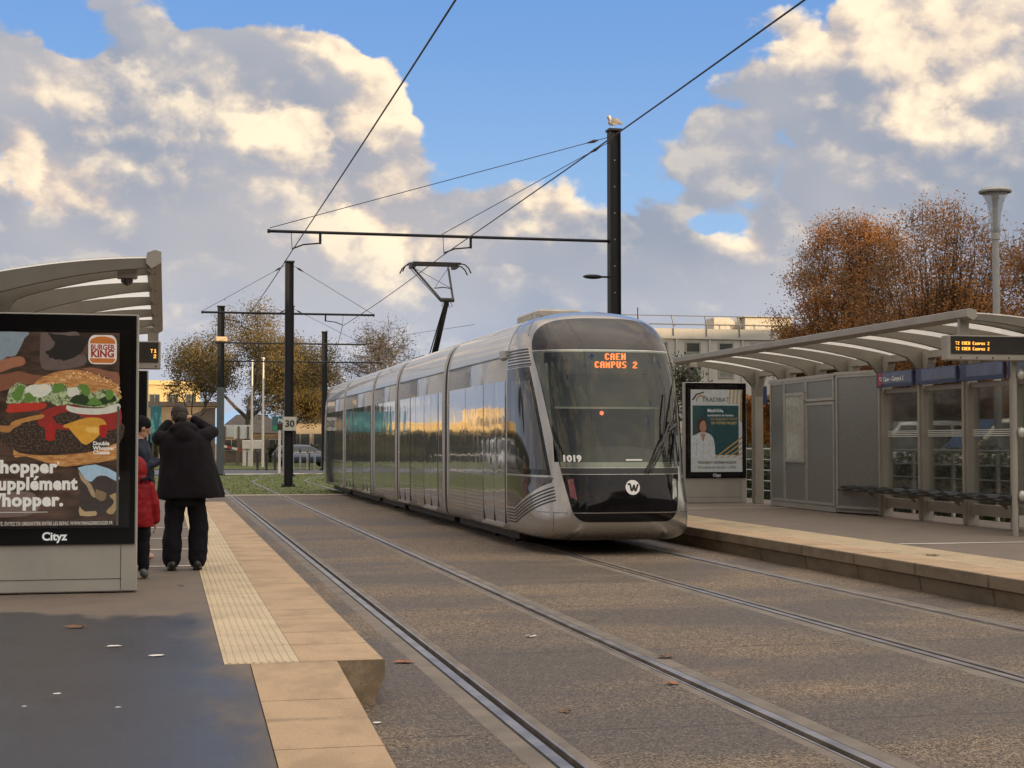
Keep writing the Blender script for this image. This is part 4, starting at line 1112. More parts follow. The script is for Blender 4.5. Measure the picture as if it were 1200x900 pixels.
art9(c9((720,470),(800,500),(780,560),(720,540)), (.20,.13,.07), 'box_print', 3, .004)
art9(c9((585,310),(720,285),(935,352),(935,415),(800,370),(730,375),(690,415),(640,390)), (.33,.45,.53), 'paper_print', 2)
rr = random.Random(5); bs = MB(); LAY[0] += 1
for i in range(90):
    x_ = rr.uniform(330, 985); t_ = (x_-640)/360; yy_ = 448+max(0, t_*t_*130 if x_ > 640 else t_*t_*150)+rr.uniform(2, 60)
    u, v = pp(x_/6.92, 370+yy_/6.92); an = rr.uniform(0, PI); c1 = Vector((u, v)); d1 = Vector((math.cos(an), math.sin(an)))*.010; d2 = Vector((-d1.y, d1.x))*.5
    bs.add([(px0+p.x, yL-.0248-.00022*LAY[0], pz0+p.y) for p in (c1+d1, c1+d2, c1-d1, c1-d2)], [(0, 1, 2, 3)])
bs.build('sesame_print', flatm('ink_sesame', (.62, .42, .22)), pst, normals=False)
M_cream = flatm('ink_cream', (.70, .66, .58)); TY = yL-.0405
def ptext(s, size, px, py, bold=.0, align='LEFT', sx=1, m=None, sp=1):
    q = ony(px, py, TY)
    return text(s, size, lambda u, v: (q.x+u, TY, q.z+v), pst, m or M_cream, 'lettering', bold, align, sp, sx=sx)
ptext('Whopper', .150, 66, 553.6, .0072, 'RIGHT', 1.0, sp=1.08); ptext("'", .08, 67, 549, .003)
ptext('supplement', .150, 90, 573.2, .0072, 'RIGHT', .95, sp=1.08)
q = ony(41.5, 561.0, TY); b = MB(); b.add([(q.x-.018, TY, q.z-.008), (q.x+.002, TY, q.z-.012), (q.x+.030, TY, q.z+.020), (q.x+.004, TY, q.z+.026)], [(0, 1, 2, 3)]); b.build('accent', M_cream, pst, normals=False)
ptext('Whopper.', .150, 74, 592.4, .0072, 'RIGHT', 1.0, sp=1.08)
ptext('Double', .046, 109, 521.6, .0016); ptext("Whopper'", .046, 109, 527.1, .0016); ptext('Cheese', .046, 109, 532.2, .0016)
q = ony(56, 600, TY); b = MB(); b.box(q.x-.5, q.x, TY-.0004, TY, q.z-.002, q.z+.002); b.build('rule', M_cream, pst)
ptext('POUR VOTRE SANTÉ, ÉVITEZ DE GRIGNOTER ENTRE LES REPAS. WWW.MANGERBOUGER.FR', .044, 132, 614.6, .0, 'RIGHT', .62, sp=1.05)
q = ony(49, 633.2, yL-.025); text('Cityz', .098, lambda u, v: (q.x+u, yL-.0245, q.z+v), frm, flatm('ink_city', (.45, .45, .44)), 'lettering', .003)
# roundel: burger shaped badge
q = ony(120.3, 409.8, yL-.03); bx, bz, bw, bh = q.x, q.z, .121, .128
def rnd_rect(w_, h_, r_, top): 
    P_ = []
    for cx_, cz_, a0_, rr_ in ((w_-r_, h_-top, 0, (r_, top)), (-w_+r_, h_-top, 90, (r_, top)), (-w_+r_, -h_+r_, 180, (r_, r_)), (w_-r_, -h_+r_, 270, (r_, r_))):
        for i in range(9): a = R(a0_+i*90/8); P_.append((cx_+rr_[0]*math.cos(a), cz_+rr_[1]*math.sin(a)))
    return P_
yk = [TY]
def badge(P_, c, nm):
    yk[0] -= .0006; g = flat(P_, lambda u, v: (bx+u, yk[0], bz+v)); return g.build(nm, flatm('ink_%d_%d_%d' % tuple(int(k*255) for k in c), c), pst, normals=False)
badge(rnd_rect(bw, bh, .055, .075), (.68, .60, .52), 'badge_base')
def half_(z0, z1, w_):
    o = rnd_rect(w_, bh-.012, .050, .065); return [p for p in o if z0 <= p[1] <= z1]
badge([(-.108, .052), (.108, .052), (.108, .066)]+[( .108*math.cos(R(a)), .066+.050*math.sin(R(a))) for a in range(10, 171, 10)]+[(-.108, .066)], (.50, .15, .03), 'badge_bun')
badge([(-.108, -.076), (.108, -.076), (.106, -.095), (.085, -.117), (-.085, -.117), (-.106, -.095)], (.50, .15, .03), 'badge_bun')
M_bkred = flatm('ink_bk', (.28, .03, .02))
text('BURGER', .064, lambda u, v: (bx+u, yk[0]-.001, bz-.001+v), pst, M_bkred, 'lettering', .0022, 'CENTER', sx=.86)
text('KING', .086, lambda u, v: (bx+u, yk[0]-.001, bz-.065+v), pst, M_bkred, 'lettering', .0038, 'CENTER', sx=.96)
# glass over the poster with its light joint on the right
m, t, b_ = newmat('poster_cover_glass'); M_cov = m
tr = t.n('ShaderNodeBsdfTransparent'); tr.inputs[0].default_value = (.93, .93, .93, 1)
gl = t.n('ShaderNodeBsdfGlossy'); gl.inputs['Roughness'].default_value = .015
fr = t.n('ShaderNodeFresnel'); fr.inputs[0].default_value = 1.45
mx = t.n('ShaderNodeMixShader'); t.put((S(t.nt, fr.outputs[0])*1.0).clamp(), mx.inputs[0]); t.nt.links.new(tr.outputs[0], mx.inputs[1]); t.nt.links.new(gl.outputs[0], mx.inputs[2]); t.nt.links.new(mx.outputs[0], t.nt.nodes['Material Output'].inputs[0]); t.nt.nodes.remove(b_)
b = MB(); b.box(-1.76, -.30, yL-.056, yL-.052, .84, 2.57); b.build('cover_glass', M_cov, frm)
b = MB(); b.box(-.415, -.395, yL-.046, yL-.030, .86, 1.9); b.build('light_joint', mat('pale_edge', (.42, .42, .40), .4, .3, var=.1), frm)
LIT[0] = 0
# second case at the far end of the left shelter
rc2, frm2 = case(-1.80, -.25, 23.3, ZL, .70, 2.64, 'black framed poster case standing behind the left shelter')
b = MB(); b.box(-1.66, -.40, 23.274, 23.277, .86, 2.44); b.build('poster', flatm('pale_poster', (.30, .31, .32)), frm2)

# right: builder's advert
yR = 31.15
rc3, frm3 = case(10.80, 12.20, yR, ZR, .83, 2.86, 'grey poster case with a green and white builder advert on the right platform')
qx0, qx1, qz0, qz1 = 10.93, 12.09, .96, 2.72
b = MB(); b.box(qx0, qx1, yR-.0245, yR-.0225, qz0, qz1); pst3 = b.build('poster', mat('poster_white', (.60, .59, .55), .45, 0, var=.1, emit=(.60, .59, .55), estr=.22), frm3)
LAY[0] = 0; LIT[0] = .22  # faint glow added to the right poster's inks to brighten them
A3 = dict(box=(qx0, qz0), y=yR, parent=pst3)
art([(.04, .36), (1.08, .36), (1.08, 1.42), (.04, 1.42)], (.022, .075, .080), 'green_field', 0, **A3)
for k in range(4): art([(.85+k*.085, 1.46), (.89+k*.085, 1.46), (.92+k*.085, 1.76), (.88+k*.085, 1.76)], (.50, .33, .12), 'gold_stripe', 0, **A3)
for k in range(5): art([(.52+k*.13, .30), (.565+k*.13, .30), (1.16, .72-k*.115), (1.16, .765-k*.115)], (.46, .30, .12), 'gold_stripe', 0, **A3)
art([(1.10, 1.10), (1.16, 1.05), (1.16, 1.5), (1.12, 1.5)], (.46, .30, .12), 'gold_stripe', 0, **A3)
LAY[0] += 3
art([(.10, .60), (.13, .90), (.15, 1.07), (.23, 1.14), (.32, 1.12), (.36, 1.02), (.36, .80), (.30, .70), (.16, .72)], (.085, .028, .015), 'hair_print', 4, **A3)
art([(.02, .30), (.02, .72), (.12, .80), (.2, .84), (.34, .84), (.46, .78), (.52, .66), (.54, .44), (.5, .30)], (.62, .62, .60), 'shirt_print', 4, **A3)
art([(.215, .82), (.33, .82), (.29, .66), (.26, .66)], (.42, .22, .15), 'neck_print', 0, **A3)
art([(.20, .92), (.205, 1.02), (.26, 1.09), (.32, 1.07), (.345, .98), (.34, .90), (.29, .84), (.24, .85)], (.46, .25, .17), 'face_print', 4, **A3)
art([(.225, .985), (.25, .993), (.25, .980)], (.05, .03, .02), 'eye_print', 0, **A3); art([(.295, .985), (.32, .993), (.32, .980)], (.05, .03, .02), 'eye_print', 0, **A3)
art([(.25, .905), (.285, .898), (.315, .908), (.285, .888)], (.42, .10, .08), 'mouth_print', 0, **A3)
art([(.275, .62), (.283, .62), (.283, .30), (.275, .30)], (.40, .40, .38), 'shirt_fold', 0, **A3)
art([(.10, .36), (.12, .62), (.14, .62), (.13, .36)], (.42, .42, .41), 'shirt_fold', 0, **A3)
for q in (((.02, 1.54), (.12, 1.67), (.30, 1.72), (.30, 1.69), (.14, 1.64), (.06, 1.53)), ((.12, 1.50), (.12, 1.57), (.20, 1.65), (.34, 1.62), (.34, 1.59), (.21, 1.61), (.15, 1.56), (.15, 1.50))):
    art(list(q), (.06, .05, .045) if q[0][0] < .1 else (.42, .27, .12), 'roof_emblem', 0, **A3)
def t3(s, size, u0, v0, c, bold=.002, sx=1, al='LEFT'):
    text(s, size, lambda u, v: (qx0+u0+u, yR-.0345, qz0+v0+v), pst3, c, 'lettering', bold, al, sx=sx)
K_ = flatm('ink_black', (.04, .04, .04)); Gd = flatm('ink_gold', (.55, .38, .15)); Wh = flatm('ink_white2', (.66, .66, .64))
t3('TRADIBAT', .130, .25, 1.50, K_, .001, 1.0)
t3('Mathilde,', .100, .37, 1.28, Wh, .003); t3('conductrice de travaux', .068, .37, 1.19, Wh, .002, .93)
t3('UN ÉLÉMENT FORT', .074, 1.05, 1.105, Gd, .0, .95, 'RIGHT'); t3('DE VOTRE PROJET.', .074, 1.05, 1.02, Gd, .002, .95, 'RIGHT')
t3('TRADIBAT-NORMANDIE.FR', .076, .58, .175, K_, .002, .95, 'CENTER'); t3('34 avenue du six juin, CAEN', .076, .58, .075, K_, .001, .97, 'CENTER')
text('Cityz', .085, lambda u, v: (11.42+u, yR-.0245, .862+v), frm3, Wh, 'lettering', .003)
b = MB(); b.box(10.85, 12.15, yR-.050, yR-.047, .86, 2.83); b.build('cover_glass', M_cov, frm3)

LIT[0] = 0
# ---- grey technical kiosk on the right platform ---------------------------
kk = thing('technical_kiosk', (12.4, 28, ZR), 'grey perforated metal kiosk with a framed map on the right platform', 'kiosk')
A = Vector((12.12, 29.6)); B = Vector((11.99, 26.17)); C_ = Vector((12.28, 24.9)); Dp = Vector((12.56, 25.1)); E_ = Vector((13.0, 29.6))
b = MB(); b.prism([tuple(v) for v in (A, B, C_, Dp, E_)], 'z', ZR+.02, 2.84); b.build('body', M_shel, kk)
def on(Pa, Pb, off):
    d = (Pb-Pa).normalized(); n = Vector((d.y, -d.x))
    if n.x > 0: n = -n
    L = (Pb-Pa).length
    return (lambda u, v, o=0: (Pa.x+d.x*u+n.x*(off+o), Pa.y+d.y*u+n.y*(off+o), v)), L
FA, LA = on(A, B, .0); FB, LB = on(B, C_, .0)
def slab(F, u0, u1, z0, z1, d0, d1, m, nm, par):
    b = MB(); vs = [F(u, z, d) for d in (d0, d1) for u, z in ((u0, z0), (u1, z0), (u1, z1), (u0, z1))]
    b.add(vs, [(3, 2, 1, 0), (4, 5, 6, 7), (0, 1, 5, 4), (1, 2, 6, 5), (2, 3, 7, 6), (3, 0, 4, 7)]); return b.build(nm, m, par)
def frame_(F, u0, u1, z0, z1, w_, d, m, nm, par):
    b = MB()
    for a0, a1, c0, c1 in ((u0, u1, z0, z0+w_), (u0, u1, z1-w_, z1), (u0, u0+w_, z0+w_, z1-w_), (u1-w_, u1, z0+w_, z1-w_)):
        vs = [F(u, z, dd) for dd in (.004, d) for u, z in ((a0, c0), (a1, c0), (a1, c1), (a0, c1))]
        b.add(vs, [(3, 2, 1, 0), (4, 5, 6, 7), (0, 1, 5, 4), (1, 2, 6, 5), (2, 3, 7, 6), (3, 0, 4, 7)])
    return b.build(nm, m, par)
M_alu = mat('light_alu_trim', (.44, .43, .40), .35, .3, var=.08)
for (u0, u1, z0, z1) in ((.04, .85, .42, 2.80), (.87, 2.02, .42, 2.80), (2.04, LA-.03, .42, 2.34), (2.04, LA-.03, 2.37, 2.80)):
    slab(FA, u0+.05, u1-.05, z0+.05, z1-.05, .003, .014, M_perf, 'perforated_panel', kk); frame_(FA, u0, u1, z0, z1, .05, .03, M_alu, 'panel_frame', kk)
slab(FB, .08, LB-.02, .44, 2.78, .003, .014, M_perf, 'perforated_panel', kk); frame_(FB, .03, LB, .39, 2.82, .05, .03, M_alu, 'panel_frame', kk)
slab(FA, .03, LA, .31, .41, .003, .02, M_alu, 'plinth', kk); slab(FA, 0, LA, 2.80, 2.86, .003, .04, M_alu, 'cornice', kk); slab(FB, 0, LB, 2.82, 2.87, .003, .04, M_alu, 'cornice', kk)
m, t, b_ = newmat('printed_map'); P = t.pos(); nn = t.noise(P, 9, 4, .7, 1.5); n5 = t.noise(P, 3, 2, .5)
t.put(t.mix(nn.ss(.47, .52), (.52, .50, .44), (.38, .40, .36)), b_.inputs['Base Color']); b_.inputs['Roughness'].default_value = .2; b_.inputs['Coat Weight'].default_value = .5
mp_ = slab(FA, .96, 1.93, 1.24, 2.52, .032, .040, m, 'map_sheet', kk); frame_(FA, .92, 1.97, 1.20, 2.56, .06, .055, M_alu, 'map_frame', kk)
tag(tag(thing('small_sign', (12.35, 30.9, 2.5), 'small navy square sign fixed beside the right poster case', 'sign')))
sg_ = bpy.data.objects['small_sign']
b = MB(); b.box(12.34, 12.62, 31.02, 31.05, 2.42, 2.80, .004); b.build('plate', M_navy, sg_)
b = MB(); b.box(12.46, 12.49, 31.05, 31.09, 2.0, 3.0); b.build('stem', M_shel, sg_)
# railing behind the right platform
rl = thing('railing', (13.28, 28, ZR), 'light steel railing with thin bars behind the right shelter', 'railing')
b = MB()
for z_, r_ in ((1.44, .022), (1.20, .012), (.96, .012), (.72, .012), (.50, .012)): b.tube([(13.28, 14, z_), (13.28, 41, z_)], r_, 8)
b.build('rails', M_steelg, rl)
for i in range(19):
    b = MB(); y = 14.1+1.45*i; b.box(13.26, 13.30, y-.035, y+.035, ZR, 1.42); b.build('post', M_steelg, rl)
# ------------------------------------------------------------------ overhead line
M_pole = mat('dark_grey_mast', (.016, .017, .019), .5, .0, var=.12, vscale=3, spec=.25)
M_polel = mat('mid_grey_mast_base', (.085, .10, .11), .45, .2, var=.12, vscale=3)
M_wire = mat('overhead_wire', (.02, .018, .017), .5, .3, var=0)
def hmast(name, x, y, z0, z1, w_, label, grp='dark steel masts of the overhead line', m=None):
    r_ = thing(name, (x, y, z0), label, 'mast', grp); h = w_/2; b = MB()
    b.box(x-h, x-h+.025, y-h, y+h, z0, z1); b.box(x+h-.025, x+h, y-h, y+h, z0, z1); b.box(x-h+.025, x+h-.025, y-h*.35, y+h*.35, z0, z1-.01)
    b.build('column', m or M_pole, r_)
    b = MB(); b.box(x-h-.03, x+h+.03, y-h-.03, y+h+.03, z1, z1+.05); b.build('cap', M_pole, r_)
    b = MB(); b.box(x-h-.09, x+h+.09, y-h-.09, y+h+.09, z0-.01, z0+.03)
    for sx_ in (-1, 1):
        for sy_ in (-1, 1): b.tube([(x+sx_*(h+.05), y+sy_*(h+.05), z0), (x+sx_*(h+.05), y+sy_*(h+.05), z0+.09)], .015, 6)
    b.build('base_plate', M_pole, r_); return r_
def steady(b, xw, y, za, zw, side):
    """registration arm below a cross tube"""
    b.tube([(xw+side*.62, y, za), (xw+side*.62, y, za-.26)], .030, 6); b.tube([(xw+side*.62, y, za-.24), (xw+side*.25, y, zw+.14), (xw, y, zw+.04)], .017, 6)
    b.tube([(xw-side*.02, y, za), (xw-side*.02, y, za-.12), (xw, y, zw+.02)], .008, 5)
def boom(r_, x0, x1, y, za, wires, zw, top, r=.035):
    b = MB(); b.tube([(x0, y, za), (x1, y, za)], r, 8)
    for x_ in (x0, x1): b.lathe([(.001, -.03), (r*1.3, -.03), (r*1.3, .03), (.001, .03)], (x_, y, za), 8, 'x')
    b.build('cross_tube', M_pole, r_)
    for xw, sd_ in wires:
        b = MB(); steady(b, xw, y, za, zw, sd_); b.build('registration_arm', M_pole, r_)
    b = MB()
    for xa, za_, xb, zb_ in top:
        b.tube([(xa, y, za_), (xb, y, zb_)], .009, 5)
        d = Vector((xb-xa, 0, zb_-za_)).normalized(); p = Vector((xa, y, za_))+d*.25; b.tube([p, p+d*.12, p+d*.3], [.012, .04, .012], 6)
    if top: b.build('stay_wire', M_wire, r_)
ZW = 5.86
pA = hmast('overhead_mast', 10.18, 34.3, ZR, 8.86, .26, 'tall dark steel mast behind the tram with a gull on top')
boom(pA, 2.2, 10.05, 34.3, 6.28, [(2.72, 1), (6.15, 1)], ZW, [(10.05, 8.72, 2.22, 6.35), (10.05, 8.60, 6.1, 6.32)])
b = MB(); b.box(9.62, 10.05, 34.27, 34.33, 5.42, 5.46); b.ell((9.66, 34.3, 5.44), (.24, .10, .055)); b.build('street_luminaire', M_pole, pA)
b = MB()
for i in range(9): b.box(10.17, 10.19, 34.3-.061, 34.3-.045, 3.2+.62*i, 3.23+.62*i)
b.build('bolts', mat('bolt_zinc', (.4, .4, .38), .4, .5, var=0), pA)
pB = hmast('overhead_mast', 4.36, 56.2, 0, 8.15, .30, 'dark mast standing in the lawn between the tracks with a 30 sign')
boom(pB, 1.25, 7.45, 56.2, 6.28, [(2.65, -1), (6.3, -1)], ZW, [(4.3, 8.1, 1.28, 6.33), (4.4, 8.1, 7.4, 6.33)], .04)
b = MB(); b.box(4.14, 4.62, 56.2-.30, 56.2-.27, 2.02, 2.52, .004); sp = b.build('speed_plate', mat('cream_plate', (.52, .49, .43), .5, 0, var=.05), pB)
text('30', .34, lambda u, v: (4.38+u, 56.2-.304, 2.16+v), sp, flatm('ink_black', (.04, .04, .04)), 'lettering', .012, 'CENTER')
b = MB()
c5 = 61; 
def cpt(off, yy):      # point on the bending track
    r = 46-(off-4.5); a = math.asin(min(.99, max(0, (yy-61)/r))); return off+r*(1-math.cos(a))
xC = cpt(4.4, 73.5)
pC = hmast('overhead_mast', xC-.35, 73.5, 0, 8.05, .30, 'dark mast right behind the 30 sign mast on the lawn')
boom(pC, 2.3, 9.3, 73.5, 6.3, [(4.2, -1), (7.9, -1)], ZW, [(xC-.4, 8.0, 2.4, 6.35), (xC-.3, 8.0, 9.2, 6.35)], .04)
pD = hmast('overhead_mast', 2.62, 76.5, 0, 8.25, .34, 'left-hand mast with a painted sunlit band, grey in its lower part', m=M_pole)
b = MB(); b.box(2.62-.175, 2.62+.175, 76.5-.175, 76.5-.171, .05, 4.3); b.build('pale_base', M_polel, pD)
b = MB(); b.box(2.62-.30, 2.62+.30, 76.3, 76.7, 6.55, 6.78, .02); b.build('clamp', mat('sunlit_band_cream', (.55, .42, .27), .6, 0, var=.15), pD)  # cream collar paints the sunlit band on the mast
boom(pD, 2.7, 10.6, 77.0, 5.62, [], ZW, [], .035)
pE = hmast('overhead_mast', 9.05, 90.0, 0, 8.05, .30, 'far slim mast just left of the tram tail')
boom(pE, 3.0, 12.2, 90.0, 6.3, [(7.0, -1), (10.4, -1)], ZW, [], .04)
# contact wires: from the mast before the picture to the ones in the bend
def wire(pts, label, r=.0075):
    L = []
    for a, c in zip(pts[:-1], pts[1:]):
        a = Vector(a); c = Vector(c); n = 10; sag = .0
        for i in range(n): q = a.lerp(c, i/n); q.z -= .10*math.sin(PI*i/n)*min(1, (c-a).length/40); L.append(q)
    L.append(Vector(pts[-1])); b = MB(); b.tube(L, r, 6)
    return tag(b.build('contact_wire', M_wire), label, 'wire', 'contact wires above the two tracks')
wire([(2.55, -8, ZW), (2.72, 34.3, ZW), (2.65, 56.2, ZW), (4.2, 73.5, ZW), (7.0, 90, ZW)], 'contact wire above the empty near track, reaching the top edge left of centre', .011)
wire([(5.55, -8, ZW), (6.15, 34.3, ZW), (6.3, 56.2, ZW), (7.9, 73.5, ZW), (10.4, 90, ZW)], 'contact wire above the tram, passing over the gull mast to the top edge', .011)
b = MB(); b.tube([(3.0, 90, 6.2), (12, 60, 6.3)], .008, 5); tag(b.build('span_wire', M_wire), 'thin span wire crossing low above the far lawn', 'wire')

# gull on the mast
M_gull = mat('gull_grey', (.22, .20, .19), .8, 0, var=.15, vscale=30); M_gullw = mat('gull_white', (.5, .48, .45), .8, 0, var=.05)
b = MB(); gx, gy, gz = 10.16, 34.3, 8.92
b.ell((gx+.02, gy, gz+.17), (.15, .075, .085), rot=Matrix.Rotation(R(-14), 3, 'Y')); b.ell((gx-.10, gy-.01, gz+.27), (.05, .045, .05)); b.tube([(gx-.06, gy, gz+.20), (gx-.10, gy, gz+.26)], [.055, .04], 8)
b.tube([(gx+.12, gy, gz+.16), (gx+.26, gy, gz+.13)], [.05, .012], 8); b.tube([(gx-.14, gy-.01, gz+.265), (gx-.20, gy-.015, gz+.25)], [.014, .004], 6)
for s in (-1, 1): b.tube([(gx, gy+s*.025, gz+.12), (gx-.005, gy+s*.025, gz), (gx-.05, gy+s*.03, gz-.005)], .007, 6)
me = grown(b, .009, 2); g = link_mesh(me, 'gull', [M_gull, M_gullw]); tag(g, 'grey gull perched on top of the tall dark mast', 'bird')
for p in me.polygons:
    if p.center.x < gx-.06 or p.center.z < gz+.125: p.material_index = 1

# ------------------------------------------------------------------ funnel street lamp, right
lp = onz(1167, 519, 0) if False else None
LX, LY = 17.2, 31.5
q = ony(1167, 300, LY); LX = q.x
r_ = thing('street_lamp', (LX, LY, 0), 'grey street lamp with a clear funnel head behind the right shelter', 'street lamp')
M_lamp = mat('lamp_grey', (.33, .33, .31), .45, .3, var=.08)
zt_ = ony(1167, 222, LY).z
b = MB(); b.tube([(LX, LY, 0), (LX, LY, zt_-1.15)], [.09, .075], 14); b.tube([(LX, LY, zt_-1.15), (LX, LY, zt_-1.0)], .10, 14); b.build('pole', M_lamp, r_)
b = MB(); b.smooth = True; b.lathe([(.10, -1.0), (.105, -.85), (.13, -.55), (.19, -.3), (.30, -.08)], (LX, LY, zt_), 20)
m, t, b_ = newmat('lamp_funnel_glass'); tr = t.n('ShaderNodeBsdfTransparent'); tr.inputs[0].default_value = (.85, .87, .88, 1)
mx = t.n('ShaderNodeMixShader'); mx.inputs[0].default_value = .38; b_.inputs['Base Color'].default_value = (.55, .56, .56, 1); b_.inputs['Roughness'].default_value = .1
t.nt.links.new(tr.outputs[0], mx.inputs[1]); t.nt.links.new(b_.outputs[0], mx.inputs[2]); t.nt.links.new(mx.outputs[0], t.nt.nodes['Material Output'].inputs[0])
b.build('funnel', m, r_)
b = MB(); b.lathe([(.05, -1.0), (.06, -.3), (.10, -.1)], (LX, LY, zt_), 12); b.build('reflector_core', M_lamp, r_)
b = MB(); b.smooth = False; b.lathe([(.001, .03), (.31, .02), (.37, -.04), (.36, -.08), (.001, -.07)], (LX, LY, zt_), 24); b.build('cap', M_lamp, r_)

# ------------------------------------------------------------------ trees
M_bark = mat('bark_brown', (.060, .042, .032), .9, 0, var=.3, vscale=5); M_bark2 = mat('bark_grey', (.10, .085, .07), .9, 0, var=.3, vscale=5)
def leafmat(name, a, c_, mixc=None, ms=.5):
    m, t, b_ = newmat(name); P = t.pos()
    c = t.mix(t.noise(P, 2.2, 3, .6).ss(.35, .65), a, c_); c = t.mix(t.noise(P, .7, 2, .5).ss(.45, .6)*ms, c, mixc or a)
    t.put(c, b_.inputs['Base Color']); b_.inputs['Roughness'].default_value = .75
    tl = t.n('ShaderNodeBsdfTranslucent'); t.put(c, tl.inputs[0]); ms_ = t.n('ShaderNodeMixShader'); ms_.inputs[0].default_value = .3
    t.nt.links.new(b_.outputs[0], ms_.inputs[1]); t.nt.links.new(tl.outputs[0], ms_.inputs[2]); t.nt.links.new(ms_.outputs[0], t.nt.nodes['Material Output'].inputs[0]); return m
M_or = leafmat('hornbeam_leaves', (.38, .155, .026), (.21, .088, .020), (.11, .070, .022), .6)
M_ol = leafmat('olive_brown_leaves', (.15, .10, .028), (.095, .078, .024), (.18, .115, .028))
M_gr = leafmat('dark_green_leaves', (.030, .042, .016), (.055, .062, .022)); M_tw = leafmat('twig_brown', (.085, .060, .045), (.07, .05, .04))
def leafcloud(b, r, c, rad, n, s):
    for i in range(n):
        p = Vector((r.gauss(0, 1), r.gauss(0, 1), r.gauss(0, 1)))*rad*.5+c
        d = Vector((r.uniform(-1, 1), r.uniform(-1, 1), r.uniform(-1, 1))).normalized()*s*r.uniform(.6, 1.2); e = d.orthogonal().normalized()*s*r.uniform(.35, .7)
        b.add([p-d, p+e, p+d, p-e], [(0, 1, 2, 3)])
def hornbeam(x, y, h, rad, seed, label, leafn=36, dens=1.0, low=2.0):
    """upright fan-branched hornbeam: straight rising limbs, fine twigs standing out at the top, russet leaves still on"""
    r = random.Random(seed); root = thing('hornbeam_tree', (x, y, 0), label, 'tree', 'russet hornbeams behind the right shelter')
    tb = MB(); lb = MB(); tb.tube([(x, y, -.05), (x, y, 1.2), (x+.05, y, 2.3)], [.24, .20, .16], 9)
    def env(phi):   # crown outline: widest a bit above the middle, rounded head with an uneven rim
        return 1+.09*math.sin(3*phi+seed)+.06*math.sin(7*phi+seed*2)
    for k in range(int(120*dens)):
        phi = r.uniform(0, 2*PI); q = math.sqrt(r.uniform(.0, 1)); out = rad*q*env(phi)
        top = low+(h-.7-low)*(math.sqrt(max(0, 1-(q*.93)**2))*.80+.20*r.uniform(.3, 1))*(1+.05*math.sin(5*phi+seed))
        if q > .75: top = r.uniform(low+.3*(h-low), top)
        z0 = r.uniform(1.5, 2.6); end = Vector((x+out*math.cos(phi), y+out*math.sin(phi), top))
        st = Vector((x+.05*math.cos(phi), y+.05*math.sin(phi), z0))
        mid = Vector((x+out*.62*math.cos(phi), y+out*.62*math.sin(phi), z0+(top-z0)*.40))
        pts = [(1-t_)**2*st+2*t_*(1-t_)*mid+t_*t_*end for t_ in [i/7 for i in range(8)]]
        pts = [p+Vector((r.gauss(0, .05), r.gauss(0, .05), 0))*(i > 0) for i, p in enumerate(pts)]
        tb.tube(pts, [.040*(1-i/7)+.006 for i in range(8)], 4, cap=False)
        for j in range(3, 8):
            p = pts[j]
            for _ in range(3):
                e = p+Vector((r.gauss(0, .22), r.gauss(0, .22), r.uniform(.2, .5)))
                tb.tube([p, e], [.008, .003], 3, cap=False)
                leafcloud(lb, r, p.lerp(e, r.uniform(.2, .9)), .40, int(leafn*dens*1.3), .054)
    zc = low+.42*(h-low)
    for i in range(int(1100*dens)):          # outer leaf mantle of the rounded head
        phi = r.uniform(0, 2*PI); v = r.uniform(-.75, 1); q = math.sqrt(max(0, 1-v*v))*r.uniform(.72, 1.0)*env(phi)
        up = (h-.35-zc) if v > 0 else (zc-low+.4)
        if noise.noise(Vector((math.cos(phi)*1.6, math.sin(phi)*1.6, v*2.2+seed))) < -.22: continue
        c_ = Vector((x+rad*q*math.cos(phi), y+rad*q*math.sin(phi), zc+up*v*r.uniform(.86, 1.0)))
        leafcloud(lb, r, c_, .50, int(leafn*1.0), .056)
        if v > .2 and r.random() < .5: tb.tube([c_, c_+Vector((r.gauss(0, .08), r.gauss(0, .08), r.uniform(.3, .6)))], [.010, .003], 3, cap=False)
    tb.build('trunk', M_bark, root, normals=False); lb.build('crown', M_or, root, normals=False); return root
hornbeam(25.6, 54.5, 10.7, 3.0, 3, 'tall russet hornbeam with orange lit top, left of the street lamp')
hornbeam(24.8, 46.0, 9.8, 3.2, 8, 'darker bare-branched hornbeam right behind the street lamp', dens=.85, leafn=20)
hornbeam(27.8, 50.5, 7.6, 2.3, 12, 'smaller orange hornbeam filling the gap between the two tall ones', dens=.9)
hornbeam(25.2, 37.8, 8.8, 3.0, 15, 'russet hornbeam cut by the right edge of the photo', dens=.8)
hornbeam(33, 62, 8.5, 3.2, 25, 'shadowed hornbeam in the row behind, seen low through the shelter glass', dens=.7, low=1.2)
